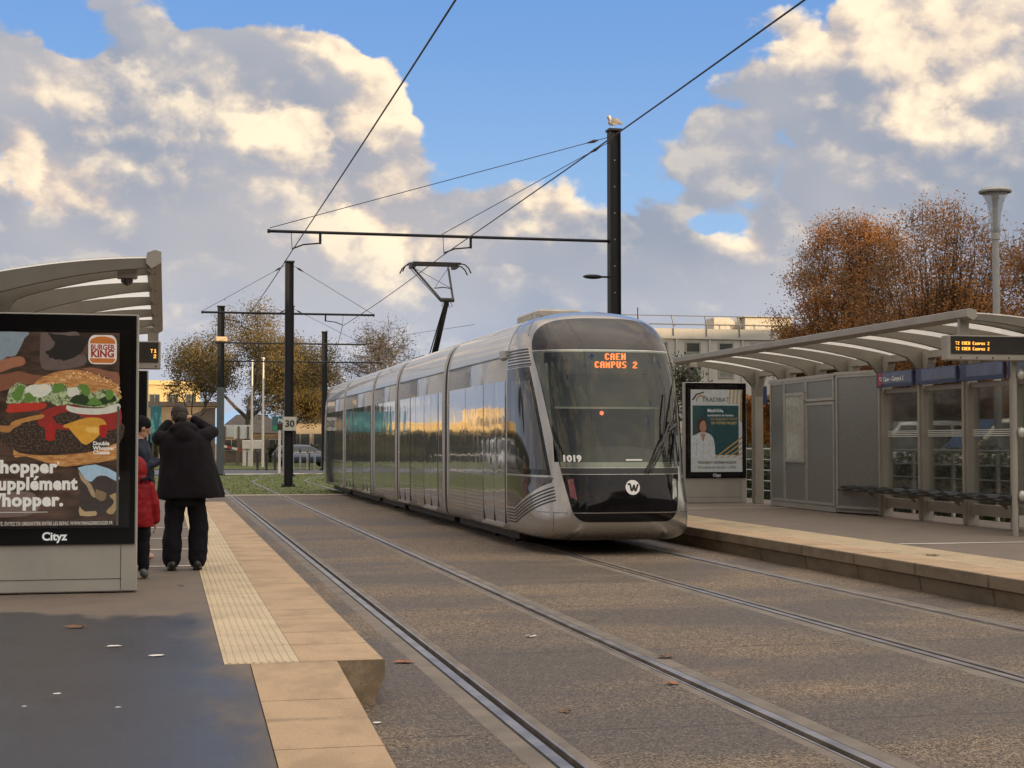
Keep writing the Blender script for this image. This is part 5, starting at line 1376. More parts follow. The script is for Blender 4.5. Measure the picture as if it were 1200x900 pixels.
def broad(x, y, h, rad, seed, label, leafm, nleaf, size, trunkr=.3, zc=.58, name='tree', grp=None, bare=False, fz=.42, barkm=None):
    r = random.Random(seed); root = thing(name, (x, y, 0), label, 'tree', grp); tb = MB(); lb = MB()
    tips = []
    def grow(p, d, L, rr, lev):
        q = p+d*L; m_ = p.lerp(q, .5)+Vector((r.gauss(0, .05), r.gauss(0, .05), r.gauss(0, .03)))*L
        tb.tube([p, m_, q], [rr, rr*.82, rr*.62], 6 if lev < 2 else 4, cap=False)
        if lev >= (5 if bare else 4): tips.append(q); return
        for _ in range(r.choice((2, 3, 3)) if lev else 5):
            nd = (d+Vector((r.gauss(0, .55), r.gauss(0, .55), r.gauss(0, .38)))).normalized()
            if nd.z < -.1: nd.z = .05
            grow(q, nd, L*r.uniform(.62, .86), rr*.6, lev+1)
        if lev > 1: tips.append(q)
    grow(Vector((x, y, -.05)), Vector((0, 0, 1)), h*.26, trunkr*.42, 0)
    mx_ = max((Vector((t_.x-x, t_.y-y)).length for t_ in tips)); mz = max(t_.z for t_ in tips); sx_ = rad/mx_*1.05; sz_ = h/mz
    tb.v = [(x+(v[0]-x)*sx_, y+(v[1]-y)*sx_, v[2]*sz_) for v in tb.v]; tb2 = MB()
    tips = [Vector((x+(t_.x-x)*sx_, y+(t_.y-y)*sx_, t_.z*sz_)) for t_ in tips]
    for t_ in tips:
        for _ in range(4 if bare else 2):
            e = t_+Vector((r.gauss(0, .5), r.gauss(0, .5), r.gauss(.15, .35)))*(h*.07); tb.tube([t_, e], [.02, .008], 3, cap=False)
            if nleaf: leafcloud(lb, r, e, h*.085, max(1, nleaf), size)
    tb.build('trunk', barkm or M_bark2, root, normals=False)
    if nleaf: lb.build('crown', leafm, root, normals=False)
    return root
T3 = lambda px, Y: ony(px, 519, Y).x
broad(T3(290, 112), 112, 10.6, 6.2, 4, 'broad olive brown tree behind the two white flagpoles', M_ol, 150, .085, .45, name='broadleaf_tree')
broad(T3(345, 121), 121, 8.6, 4.2, 14, 'lower yellowish tree right of the 30 sign mast', M_ol, 120, .085, .4, name='broadleaf_tree')
broad(T3(226, 118), 118, 8.4, 3.6, 24, 'thin pale leaved tree at the left of the olive tree', M_ol, 24, .10, .3, name='broadleaf_tree')
broad(T3(428, 108), 108, 10.3, 4.3, 9, 'bare grey tree standing behind the tram roof', M_tw, 3, .07, .35, name='bare_tree', bare=True)
broad(-6.0, 150, 8.6, 2.9, 31, 'dark tree beyond the left platform seen in the tram windows', M_gr, 45, .15, .4, name='broadleaf_tree')
broad(-4.4, 124, 6.4, 1.9, 33, 'rounded dark tree left of the lawn seen in the tram windows', M_gr, 45, .15, .4, name='broadleaf_tree')
broad(T3(-420, 112), 112, 8.5, 5.5, 35, 'large dark tree at the far left of the cross road', M_gr, 45, .15, .4, name='broadleaf_tree')
broad(T3(799, 36), 36, 3.6, .5, 41, 'slim young tree between the tram and the builder poster', M_gr, 5, .05, .04, name='young_tree')
# hedge and lawn behind the railing on the right
def hedge(x0, x1, y0, y1, h, seed, label, m, n, s):
    r = random.Random(seed); b = MB(); b.mi = 0
    b.box(x0+.25, x1-.25, y0+.25, y1-.25, 0, h-.25); b.mi = 1
    for i in range(n):
        f = r.random(); 
        if f < .45: p = Vector((x0+r.gauss(.1, .12), r.uniform(y0, y1), r.uniform(0, h)))
        elif f < .75: p = Vector((r.uniform(x0, x1), r.uniform(y0, y1), h+r.gauss(-.1, .1)))
        else: p = Vector((r.uniform(x0, x1), y0+r.gauss(.1, .12), r.uniform(0, h)))
        leafcloud(b, r, p, .16, 3, s)
    return tag(b.build('hedge', [m, m], normals=False), label, 'hedge')
hedge(16.2, 17.6, 20, 60, 1.35, 5, 'clipped dark hedge behind the railing of the right platform', M_gr, 9000, .06)
hedge(T3(318, 127), T3(372, 127), 126, 127.5, 1.3, 6, 'low dark hedge in front of the beige bungalow', M_gr, 1200, .12)
hedge(22, 46, 59, 60.5, 3.4, 9, 'tall brown hedge closing the car park behind the white cars', M_or, 7000, .11)
hedge(-60, T3(245, 128), 128, 130, 2.5, 7, 'tall dark hedge at the far left beyond the road', M_gr, 5000, .16)
# ------------------------------------------------------------------ buildings
M_panelw = mat('precast_cream_panels', (.44, .425, .39), .8, 0, var=.08, vscale=1, streak=.2)
M_frame = mat('window_frame_grey', (.26, .25, .23), .6, 0, var=.1)
M_bwin = mat('window_dark_glass', (.055, .06, .058), .12, 0, var=.2, vscale=.7, coat=.4)
M_blind = mat('half_drawn_blind', (.17, .175, .15), .6, 0, var=.15)
Yb = 78
bd = thing('office_building', (34, Yb, 0), 'cream panelled office block with a flat roof behind the tram', 'building')
X0 = ony(770, 519, Yb).x; X1 = ony(1000, 519, Yb).x; ztop = ony(850, 386, Yb).z
b = MB(); b.box(X0-6, X1, Yb, Yb+14, -.05, ztop-.55); b.build('wall', M_panelw, bd)
b = MB(); b.box(X0-6.05, X1+.05, Yb-.12, Yb+14.1, ztop-.55, ztop); b.build('parapet', M_panelw, bd)
pw = 1.83*Yb/78
xw0 = ony(812, 420, Yb).x
k0 = -4
for k in range(k0, 9):
    xc = xw0+k*pw*1.02
    if xc < X0-5 or xc > X1-1: continue
    b = MB(); b.box(xc+pw*.51-.05, xc+pw*.51+.05, Yb-.09, Yb-.001, 0, ztop-.56); b.build('pilaster', M_panelw, bd)
    for fl in (0, 1):
        za = ony(812, 443, Yb).z-fl*3.3; zb = za+1.95
        f = MB()
        for q in ((xc-.44, xc+.44, za, za+.07), (xc-.44, xc+.44, zb-.09, zb), (xc-.44, xc-.36, za+.07, zb-.09), (xc+.36, xc+.44, za+.07, zb-.09)): f.box(q[0], q[1], Yb-.05, Yb-.002, q[2], q[3])
        fw = f.build('window', M_frame, bd)
        g = MB(); g.box(xc-.36, xc+.36, Yb-.022, Yb-.003, za+.07, zb-.09); g.build('pane', M_bwin, fw)
        g = MB(); hh = .55 if (k+fl) % 3 else .75; g.box(xc-.36, xc+.36, Yb-.030, Yb-.024, za+.07, za+.07+1.79*hh); g.build('blind', M_blind, fw)
b = MB()
for i in range(11):
    x_ = X0-5+i*pw*1.02+.3; b.tube([(x_, Yb-.15, ztop-.4), (x_, Yb-.15, ztop+.15), (x_-.12, Yb-.1, ztop+.72)], .03, 5); b.box(x_-.04, x_+.10, Yb-.2, Yb-.1, ztop+.12, ztop+.18)
b.tube([(X0-6, Yb-.12, ztop+.68), (X1, Yb-.12, ztop+.68)], .025, 5); b.tube([(X0-6, Yb-.17, ztop+.22), (X1, Yb-.17, ztop+.22)], .035, 5)
b.build('roof_railing', mat('roof_rail_grey', (.16, .16, .16), .5, .3, var=.1), bd)
xa = ony(848, 380, Yb).x; xb_ = ony(917, 380, Yb).x
b = MB(); b.box(xa, xa+1.0, Yb+1.6, Yb+3, ztop-.1, ztop+.78, .05); b.tube([(xa+.9, Yb+2.2, ztop+.45), (xb_, Yb+2.2, ztop+.45)], .36, 12); b.box(xb_-1.6, xb_+1.2, Yb+1.5, Yb+3.4, ztop-.1, ztop+.80, .04)
b.box(xb_-1.7, xb_+1.3, Yb+1.4, Yb+3.5, ztop+.80, ztop+.86); b.build('ventilation_duct', mat('duct_cream', (.46, .42, .35), .5, .2, var=.15), bd)

def simple_building(name, label, x0, x1, y0, y1, h, wm, roofm, roof_h, nwin, winz, over=.3, win=(1.2, 1.2), cat='building', floors=1, fh=3):
    r_ = thing(name, ((x0+x1)/2, y0, 0), label, cat); b = MB(); b.box(x0, x1, y0, y1, -.05, h); b.build('wall', wm, r_)
    if roof_h > .6:
        b = MB(); ym = (y0+y1)/2; b.add([(x0-over, y0-over, h), (x1+over, y0-over, h), (x1+over, y1+over, h), (x0-over, y1+over, h), (x0+1.5, ym, h+roof_h), (x1-1.5, ym, h+roof_h)], [(0, 1, 5, 4), (1, 2, 5), (2, 3, 4, 5), (3, 0, 4), (3, 2, 1, 0)])
    else: b = MB(); b.box(x0-over, x1+over, y0-over, y1+over, h, h+roof_h)
    b.build('roof', roofm, r_)
    for fl in range(floors):
        for k in range(nwin):
            xc = x0+(x1-x0)*(k+.5)/nwin; z0 = winz+fl*fh; w_, hh = win
            f = MB()
            for q in ((xc-w_/2, xc+w_/2, z0, z0+.06), (xc-w_/2, xc+w_/2, z0+hh-.06, z0+hh), (xc-w_/2, xc-w_/2+.06, z0+.06, z0+hh-.06), (xc+w_/2-.06, xc+w_/2, z0+.06, z0+hh-.06), (xc-.03, xc+.03, z0+.06, z0+hh-.06)): f.box(q[0], q[1], y0-.05, y0-.002, q[2], q[3])
            fw = f.build('window', M_frame, r_); g = MB(); g.box(xc-w_/2+.06, xc+w_/2-.06, y0-.02, y0-.003, z0+.06, z0+hh-.06); g.build('pane', M_bwin, fw)
    return r_
M_beige = mat('beige_render', (.36, .29, .21), .85, 0, var=.1, vscale=1, streak=.2); M_droof = mat('dark_slate_roof', (.045, .040, .038), .8, 0, var=.2, vscale=2)
M_yell = mat('yellow_render', (.66, .50, .24), .85, 0, var=.06, vscale=.5); M_brownw = mat('brown_wall', (.14, .11, .08), .85, 0, var=.15, vscale=1)
simple_building('bungalow', 'beige bungalow with a white window behind the parked blue car', T3(338, 132), T3(392, 132), 132, 140, 3.3, M_beige, M_droof, 2.6, 2, .9, win=(1.7, 1.5))
simple_building('bungalow', 'low brown gatehouse behind the white billboards', T3(258, 130), T3(336, 130), 130, 138, 2.4, M_brownw, M_droof, 1.6, 3, .9, win=(1.2, 1.0))
simple_building('hall', 'long low dark hall left of the trees beyond the road', T3(60, 142), T3(252, 142), 142, 152, 4.9, M_brownw, M_droof, .4, 6, 1.5)
simple_building('apartment_block', 'sunlit yellow flat roofed block far behind the dark hall', T3(170, 185), T3(234, 185), 185, 200, 8.4, M_yell, M_yell, .5, 3, 6.2, win=(1.2, 1.1))
simple_building('apartment_block', 'tall golden tower block far left, mirrored in the tram windows', -56, -50, 300, 312, 8.0, M_yell, M_yell, .5, 3, 2, floors=2, win=(1.3, 1.5))
simple_building('apartment_block', 'wide golden apartment block beside the mirrored tower', -49.5, -36, 305, 316, 5.2, M_yell, M_yell, .5, 8, 2, floors=1, fh=2.7, win=(1.3, 1.3))
simple_building('apartment_block', 'stepped golden block left of the mirrored tower', -78, -58, 298, 310, 5.2, M_yell, M_yell, .5, 7, 2, floors=1, win=(1.5, 1.5))
# unseen tall block added behind the photographer to keep the stop in shade
M_conc = mat('shadow_block_render', (.34, .29, .24), .85, 0, var=.1, vscale=.3)
tS = Vector((SUN_AZ.x, SUN_AZ.y)); pS = Vector((-SUN_AZ.y, SUN_AZ.x))       # toward the sun / sideways
def blk(c, half, depth, h, label, name='apartment_block'):
    r_ = thing(name, (c.x, c.y, 0), label, 'building')
    P_ = [c-pS*half, c+pS*half, c+pS*half+tS*depth, c-pS*half+tS*depth]
    b = MB(); b.prism([tuple(v) for v in P_], 'z', -.05, h); b.build('wall', M_conc, r_)
    b = MB(); P2_ = [c-pS*(half+.2)-tS*.2, c+pS*(half+.2)-tS*.2, c+pS*(half+.2)+tS*(depth+.2), c-pS*(half+.2)+tS*(depth+.2)]; b.prism([tuple(v) for v in P2_], 'z', h, h+.5); b.build('roof', M_droof, r_)
    n = int(2*half/4); 
    for fl in range(int(h/3.1)):
        g = MB()
        for i in range(n):
            u = -half+2+i*4; a = c+pS*(u-.8)-tS*.03; e = c+pS*(u+.8)-tS*.03
            g.add([(a.x, a.y, 1+fl*3.1), (e.x, e.y, 1+fl*3.1), (e.x, e.y, 2.5+fl*3.1), (a.x, a.y, 2.5+fl*3.1)], [(0, 1, 2, 3)])
        g.build('window_row', M_bwin, r_)
HS = 10.2-.5
blk(tS*62, 135, 12, HS+.114*62, 'long unseen block added behind the photographer to shade the tram stop')

# ------------------------------------------------------------------ far street furniture on the left
M_pw = mat('white_enamel', (.62, .58, .52), .5, 0, var=.06)
for px, top, Y, lb in ((295, 424, 104, 'left white flagpole on the verge'), (308, 421, 102, 'right white flagpole, slightly thicker, on the verge')):
    x_ = T3(px, Y); z_ = ony(px, top, Y).z; r_ = thing('flagpole', (x_, Y, 0), lb, 'flagpole', 'two white flagpoles')
    b = MB(); b.tube([(x_, Y, 0), (x_, Y, z_)], [.10, .055], 10); b.build('pole', M_pw, r_); b = MB(); b.ell((x_, Y, z_+.05), (.11, .11, .08)); b.build('finial', M_pw, r_)
M_bill = mat('billboard_white', (.66, .66, .64), .5, 0, var=.05)
for xa_, xb2, za_, zb2, Y, lb in ((256, 285, 512, 498, 112, 'left white billboard on dark posts'), (274, 296, 514, 498, 110, 'right white billboard, slightly lower')):
    A_, B_ = ony(xa_, za_, Y), ony(xb2, zb2, Y); r_ = thing('billboard', ((A_.x+B_.x)/2, Y, 0), lb, 'billboard', 'white billboards on the verge')
    b = MB(); b.box(A_.x, B_.x, Y, Y+.12, A_.z, B_.z); b.build('board', M_bill, r_)
    for f_ in (.25, .75): b = MB(); x_ = A_.x+(B_.x-A_.x)*f_; b.box(x_-.07, x_+.07, Y-.16, Y-.02, 0, B_.z-.1); b.build('post', M_brownw, r_)
# barrier
r_ = thing('barrier', (T3(285, 106), 106, 0), 'red and white striped barrier with a white cabinet', 'barrier')
p0 = ony(254, 521, 106); p1 = ony(290, 529, 106); 
for k in range(6):
    a_ = p0.lerp(p1, k/6); c_ = p0.lerp(p1, (k+1)/6); b = MB(); b.obox(a_, c_, .06, .16); b.build('bar_segment', M_pw if k % 2 else mat('barrier_red', (.34, .04, .03), .5, 0, var=0), r_)
p = ony(296, 530, 106); b = MB(); b.box(p.x-.7, p.x+.7, 105.8, 106.3, 1.15, 1.75, .04); b.build('cabinet_head', M_pw, r_)
for dx_ in (-.55, -.2): b = MB(); b.box(p.x+dx_-.12, p.x+dx_+.12, 105.9, 106.2, 0, 1.2); b.build('cabinet_leg', M_pw, r_)
# green direction sign
Y = 88; A_, B_ = ony(319, 505, Y), ony(331, 488, Y); r_ = thing('direction_sign', ((A_.x+B_.x)/2, Y, 0), 'green and teal direction sign on a grey post', 'sign')
b = MB(); b.box(A_.x, B_.x, Y, Y+.05, A_.z, B_.z, .005); pl_ = b.build('plate', mat('sign_teal', (.035, .12, .13), .5, 0, var=.05), r_)
b = MB(); b.box(A_.x+.04, B_.x-.04, Y-.006, Y-.002, A_.z+.05, A_.z+.30); b.build('green_band', mat('sign_green', (.03, .26, .10), .5, 0, var=0), pl_)
text('P6', .28, lambda u, v: (A_.x+.32+u, Y-.008, A_.z+.50+v), pl_, M_signtxt, 'lettering', .005)
b = MB(); b.box(B_.x+.02, B_.x+.14, Y, Y+.1, 0, B_.z+.1); b.build('post', mat('sign_post_grey', (.3, .3, .29), .5, .2, var=.1), r_)
# traffic light / white post with a dark head at x=327
Y = 80.5; x_ = T3(327.5, Y); r_ = thing('signal_post', (x_, Y, 0), 'slim white post with a small dark signal head', 'signal')
b = MB(); b.tube([(x_, Y, 0), (x_, Y, 2.3)], .07, 10); b.build('post', M_pw, r_); b = MB(); b.box(x_-.12, x_+.14, Y-.1, Y+.08, 2.25, 2.6, .02); h_ = b.build('signal_head', M_blackm, r_)
b = MB(); b.lathe([(.001, -.01), (.05, -.01), (.05, 0)], (x_, Y-.1, 2.5), 10, 'y'); b.build('lamp', mat('lamp_red', (.22, .015, .012), .25, 0, var=0), h_)
# bollards
for k, (px, Y) in enumerate(((302, 92.2), (312.5, 92), (322.5, 91.8), (362, 91.4), (352, 91.5))):
    x_ = T3(px, Y); b = MB(); b.lathe([(.001, 0), (.10, 0), (.10, .06), (.07, .10), (.07, .95), (.085, .98), (.06, 1.1), (.001, 1.12)], (x_, Y, -.02), 12)
    tag(b.build('bollard', M_blackm), ['black bollard left of the others, in front of the flagpoles', 'black bollard between the flagpoles and the sign', 'black bollard just left of the slim white post', 'black bollard closest to the tram tail', 'black bollard in front of the blue car'][k], 'bollard', 'black bollards along the road')
x_ = T3(262, 86); b = MB(); b.lathe([(.001, 0), (.16, 0), (.16, .8), (.12, .9), (.001, .92)], (x_, 92, 0), 12); tag(b.build('bollard', M_pw), 'stubby white bollard beside the left mast', 'bollard')
# hooped pedestrian barriers in front of the car
for k in range(4):
    xa_ = T3(344+k*8.5, 90.5); r_ = thing('hoop_barrier', (xa_, 90.5, 0), ['leftmost grey hoop barrier before the blue car', 'second grey hoop barrier from the 30 sign mast', 'third grey hoop barrier from the 30 sign mast', 'rightmost grey hoop barrier beside the tram tail'][k], 'hoop barrier', 'hoop barriers along the road')
    b = MB(); w_ = .36; b.tube([(xa_, 90.5, 0), (xa_, 90.5, .95), (xa_+.05, 90.5, 1.02), (xa_+w_-.05, 90.5, 1.02), (xa_+w_, 90.5, .95), (xa_+w_, 90.5, 0)], .025, 6); b.build('hoop', M_steelg, r_)
# teal wall panels far left + one seen next to the left shelter
M_teal = mat('teal_hoarding', (.04, .20, .25), .5, 0, var=.08)
for xa_, xb2, Y, z0, z1, lb in ((T3(176, 120), T3(189, 120), 120, 1.6, 4.4, 'small teal hoarding between the two people and the left shelter'), (-7.0, -3.4, 118, 2.4, 4.2, 'long teal hoarding far left, mirrored in the rear tram windows')):
    r_ = thing('hoarding', ((xa_+xb2)/2, Y, 0), lb, 'hoarding'); b = MB(); b.box(xa_, xb2, Y, Y+.1, z0, z1); b.build('board', M_teal, r_)
    for x_ in (xa_+.2, xb2-.2): b = MB(); b.box(x_-.06, x_+.06, Y+.1, Y+.2, 0, z1-.1); b.build('post', M_brownw, r_)

# ------------------------------------------------------------------ cars
def car(label, m, x, y, rot, kind='hatch', group=None, name='parked_car'):
    """car built at the origin, nose to +X; body lofted from cross sections, then turned into place"""
    r_ = thing(name, (0, 0, 0), label, 'car', group)
    L, Wd, Hh = {'hatch': (4.2, 1.76, 1.48), 'van': (4.7, 1.84, 1.86), 'suv': (4.6, 1.86, 1.70)}[kind]
    low = {'hatch': [(-2.1, .62), (-2.08, .85), (-1.9, .93), (-.9, .92), (.85, .90), (1.3, .86), (1.95, .74), (2.08, .60), (2.1, .45)],
           'van': [(-2.35, .7), (-2.33, .95), (-2.2, 1.05), (-.9, 1.05), (1.0, 1.03), (1.5, 1.0), (2.15, .88), (2.32, .7), (2.35, .5)],
           'suv': [(-2.3, .7), (-2.28, .95), (-2.15, 1.02), (-.9, 1.02), (.9, 1.0), (1.45, .98), (2.1, .86), (2.26, .7), (2.3, .5)]}[kind]
    b = MB(); b.smooth = True; rings = []
    for xx, zt2 in low:
        e = 1-.10*(abs(xx)/(L/2))**4; hw = Wd/2*e; zl = .24+.08*(abs(xx)/(L/2))**6
        rings.append([(xx, -hw*.86, zl), (xx, -hw, zl+.12), (xx, -hw, (zl+zt2)/2+.05), (xx, -hw*.95, zt2-.03), (xx, -hw*.80, zt2), (xx, hw*.80, zt2), (xx, hw*.95, zt2-.03), (xx, hw, (zl+zt2)/2+.05), (xx, hw, zl+.12), (xx, hw*.86, zl)])
    b.loft(rings); bod = b.build('body', m, r_)
    cab_ = {'hatch': [(-2.0, .90), (-1.75, 1.25), (-1.45, 1.42), (-.6, 1.48), (.2, 1.44), (.55, 1.28), (1.15, .90)], 'van': [(-2.28, 1.02), (-2.2, 1.6), (-2.05, 1.80), (-.8, 1.86), (.5, 1.82), (.8, 1.65), (1.45, 1.02)],
            'suv': [(-2.2, 1.0), (-2.0, 1.45), (-1.7, 1.64), (-.6, 1.70), (.3, 1.66), (.65, 1.48), (1.3, 1.0)]}[kind]
    b = MB(); b.smooth = True; rings = []
    zb_ = low[3][1]-.02
    for xx, zz in cab_:
        f = (zz-zb_)/(Hh-zb_); hw = Wd/2*(.93-.15*max(0, f)); h0 = Wd/2*.93
        rings.append([(xx, -h0, zb_-.02), (xx, -hw, max(zb_, zz-.06)), (xx, -hw*.88, zz), (xx, hw*.88, zz), (xx, hw, max(zb_, zz-.06)), (xx, h0, zb_-.02)])
    b.loft(rings); b.build('cabin', m, r_)
    roofz = Hh
    for s in (-1, 1):       # side glass
        zlo, zhi = zb_+.05, Hh-.14
        def sy(z): f = (z-zb_)/(Hh-zb_); return s*(Wd/2*(.93-.15*f)+.008)
        pts_ = {'hatch': [[(-1.65, zlo), (-.55, zlo), (-.55, zhi), (-1.40, zhi)], [(-.45, zlo), (.85, zlo), (.38, zhi), (-.45, zhi)]],
                'van': [[(-2.05, zlo), (-1.0, zlo), (-1.0, zhi), (-2.0, zhi)], [(-.9, zlo), (.1, zlo), (.1, zhi), (-.9, zhi)], [(.2, zlo), (1.2, zlo), (.68, zhi), (.2, zhi)]],
                'suv': [[(-1.95, zlo), (-1.2, zlo), (-1.2, zhi), (-1.75, zhi)], [(-1.1, zlo), (-.2, zlo), (-.2, zhi), (-1.1, zhi)], [(-.1, zlo), (1.05, zlo), (.52, zhi), (-.1, zhi)]]}[kind]
        for P_ in pts_:
            g = MB(); g.add([(a, sy(c), c) for a, c in P_], [(0, 1, 2, 3)]); g.build('window', M_bwin, r_)
    f0, f1 = cab_[-1], cab_[-3]; g = MB(); g.add([(f0[0]-.05, -Wd*.40, f0[1]+.07), (f0[0]-.05, Wd*.40, f0[1]+.07), (f1[0]+.12, Wd*.34, f1[1]-.03), (f1[0]+.12, -Wd*.34, f1[1]-.03)], [(0, 1, 2, 3)])
    g.v = [(v[0]+.03, v[1], v[2]+.02) for v in g.v]; g.build('windscreen', M_bwin, r_)
    f0, f1 = cab_[0], cab_[1]; g = MB(); g.add([(f0[0]-.01, -Wd*.38, f0[1]+.06), (f0[0]-.01, Wd*.38, f0[1]+.06), (f1[0]-.01, Wd*.33, f1[1]), (f1[0]-.01, -Wd*.33, f1[1])], [(0, 1, 2, 3)]); g.build('rear_window', M_bwin, r_)
    for sx_ in (-1, 1):
        for sy_ in (-1, 1):
            w_ = MB(); cx_ = sx_*L*.305; cy_ = sy_*(Wd/2-.09); w_.lathe([(.05, -.1), (.30, -.1), (.32, -.07), (.32, .07), (.30, .1), (.20, .1)], (cx_, cy_, .31), 18, 'y'); wo_ = w_.build('wheel', M_rubber, r_)
            w_ = MB(); w_.lathe([(.01, 0), (.19, .0), (.21, sy_*.02)], (cx_, cy_+sy_*.095, .31), 14, 'y'); w_.build('rim', M_steelg, wo_)
        for sy_ in (-1, 1):
            w_ = MB(); xx = sx_*(L/2-.03); w_.box(min(xx, xx-sx_*.14), max(xx, xx-sx_*.14), sy_*Wd*.36-.17, sy_*Wd*.36+.17, .62, .76, .02)
            w_.build('headlight' if sx_ > 0 else 'tail_light', mat('lamp_clear', (.5, .5, .48), .15, .2, var=0) if sx_ > 0 else mat('lamp_red', (.22, .015, .012), .25, 0, var=0), r_)
    if kind != 'hatch':
        for s in (-1, 1): w_ = MB(); w_.tube([(-1.8, s*Wd*.36, Hh-.01), (-1.7, s*Wd*.36, Hh+.06), (.1, s*Wd*.36, Hh+.05), (.2, s*Wd*.36, Hh-.03)], .025, 6); w_.build('roof_bar', M_blackm if kind == 'van' else M_steelg, r_)
    r_.location = (x, y, 0); r_.rotation_euler = (0, 0, R(rot)); return r_
def paint(n, c): return mat(n, c, .25, .2, var=.03, coat=.8)
car('dark blue hatchback parked beyond the hoop barriers', paint('car_blue', (.035, .055, .11)), T3(357, 104), 104, 8, 'hatch')
CW = 'white cars parked behind the hedge'
q_ = ony(1056, 500, 40); car('white estate with black roof bars seen through the middle shelter glass', paint('car_white', (.66, .66, .64)), q_.x+.2, 40, 185, 'van', CW).location.z = .35
q_ = ony(1120, 500, 36); c2 = car('cream van seen through the shelter glass right of the white estate', paint('car_cream', (.55, .50, .40)), q_.x+.6, 34.5, 180, 'van', CW); c2.location.z = .35
for k, (x_, y_, c_, kd, lb) in enumerate(((-9.5, 82.5, (.5, .5, .5), 'suv', 'silver car on the cross road, left, mirrored in the tram side'), (-16, 84.5, (.05, .05, .055), 'hatch', 'black car on the cross road behind the silver one'), (-22.5, 82.5, (.34, .05, .04), 'hatch', 'red car on the cross road at the far left'), (-13, 100, (.6, .6, .58), 'van', 'white van parked on the far verge left'))):
    car(lb, paint('car_%d' % k, c_), x_, y_, 178 if k % 2 else 2, kd, 'cars left of the stop')
# what stands behind the photographer, seen only in the tram's glass
simple_building('apartment_block', 'brown block across the street behind the photographer, left', -62, -16, -52, -40, 13, M_conc, M_droof, .5, 9, 1.2, floors=4, win=(1.4, 1.4))
simple_building('apartment_block', 'grey block closing the street behind the photographer', -12, 22, -82, -70, 15, M_brownw, M_droof, .5, 8, 1.2, floors=4, win=(1.4, 1.4))
tp = broad(-7.5, -14, 9.5, 4.6, 51, 'dark street tree behind the photographer on the left', M_gr, 40, .14, .3, name='street_tree', grp='street trees behind the photographer')
bpy.context.view_layer.update()
for x_, y_, lb in ((-9, -26, 'second dark street tree behind the photographer on the left'), (16.5, -9, 'dark street tree behind the right platform end'), (17.5, -21, 'second dark street tree behind the right platform end'), (15.5, -34, 'farthest dark street tree behind the right platform'), (-13, -2, 'dark street tree left of the photographer')):
    c_ = copy_tree(tp); c_.location = (x_, y_, 0); c_.rotation_euler = (0, 0, x_); c_['label'] = lb
# forecourt railings far left (mirrored)
r_ = thing('fence', (-14, 74, 0), 'white railings along the pavement far left, mirrored in the tram side', 'fence'); b = MB()
b.tube([(-30, 70, 1.0), (-3, 76, 1.0)], .03, 6); b.tube([(-30, 70, .2), (-3, 76, .2)], .03, 6)
for i in range(55): x_ = -30+i*.5; b.tube([(x_, 70+6*(i*.5)/27, 0), (x_, 70+6*(i*.5)/27, 1.0)], .018, 4)
b.build('bars', M_pw, r_)
# ------------------------------------------------------------------ people
def cloth(name, c, rough=.85, var=.15, sc_=22):
    m, t, b_ = newmat(name); P = t.pos(); n = t.noise(P, sc_, 4, .6)
    t.put(t.mix(n.ss(.35, .65), tuple(v*(1-var) for v in c), tuple(v*(1+var) for v in c)), b_.inputs['Base Color']); b_.inputs['Roughness'].default_value = rough; b_.inputs['Specular IOR Level'].default_value = .2
    t.put(t.bump(t.noise(P, 240, 2, .6), .25, .002), b_.inputs['Normal']); return m
M_coat = cloth('black_wool_coat', (.009, .007, .010)); M_trs = cloth('black_trousers', (.007, .007, .010)); M_skin = mat('skin', (.52, .30, .21), .55, 0, var=.06, vscale=20)
M_hair = mat('dark_brown_hair', (.025, .016, .012), .6, 0, var=.3, vscale=60, bump=.6, bscale=120); M_shoe = mat('black_leather_shoe', (.012, .011, .011), .35, 0, var=.1)
M_redj = cloth('red_padded_jacket', (.24, .008, .013), .6); M_navyj = cloth('navy_jacket', (.012, .016, .034), .6); M_beanie = cloth('black_knit_beanie', (.010, .010, .012), .95)
M_phone = mat('phone_black', (.02, .02, .022), .2, 0, var=0)
def limb(b, pts, rs, n=12):
    b.tube([Vector(p) for p in pts], rs, n)
    for p, r_ in zip(pts, rs): b.ell(p, (r_, r_, r_), 10, 8)
def hand(b, w_, d, up, k=1.0, curl=.5):
    """palm and five bent fingers; w_ wrist, d pointing direction, up = back of the hand"""
    w_ = Vector(w_); d = Vector(d).normalized(); up = Vector(up); up = (up-d*up.dot(d)).normalized(); s = d.cross(up)
    pc = w_+d*.045*k; rot = Matrix((s, d, up)).transposed()
    b.ell(pc, (.040*k, .052*k, .016*k), 10, 8, rot)
    for i, (o, L) in enumerate(((-.030, .060), (-.010, .070), (.010, .066), (.029, .052))):
        a = w_+d*.085*k+s*o*k; m1 = a+(d*math.cos(curl*.5)-up*math.sin(curl*.5))*L*.5*k; e = m1+(d*math.cos(curl*1.4)-up*math.sin(curl*1.4))*L*.5*k
        b.tube([w_+d*.05*k+s*o*k*.8, a, m1, e], [.0105*k, .0100*k, .0092*k, .0080*k], 8); b.ell(e, (.0080*k,)*3, 8, 6)
    a = w_+d*.02*k-s*.03*k; m1 = a+(d*.5-s*.7-up*.2).normalized()*.035*k; e = m1+(d*.9-s*.2-up*.3).normalized()*.030*k
    b.tube([a, m1, e], [.013*k, .011*k, .009*k], 8); b.ell(e, (.009*k,)*3, 8, 6)
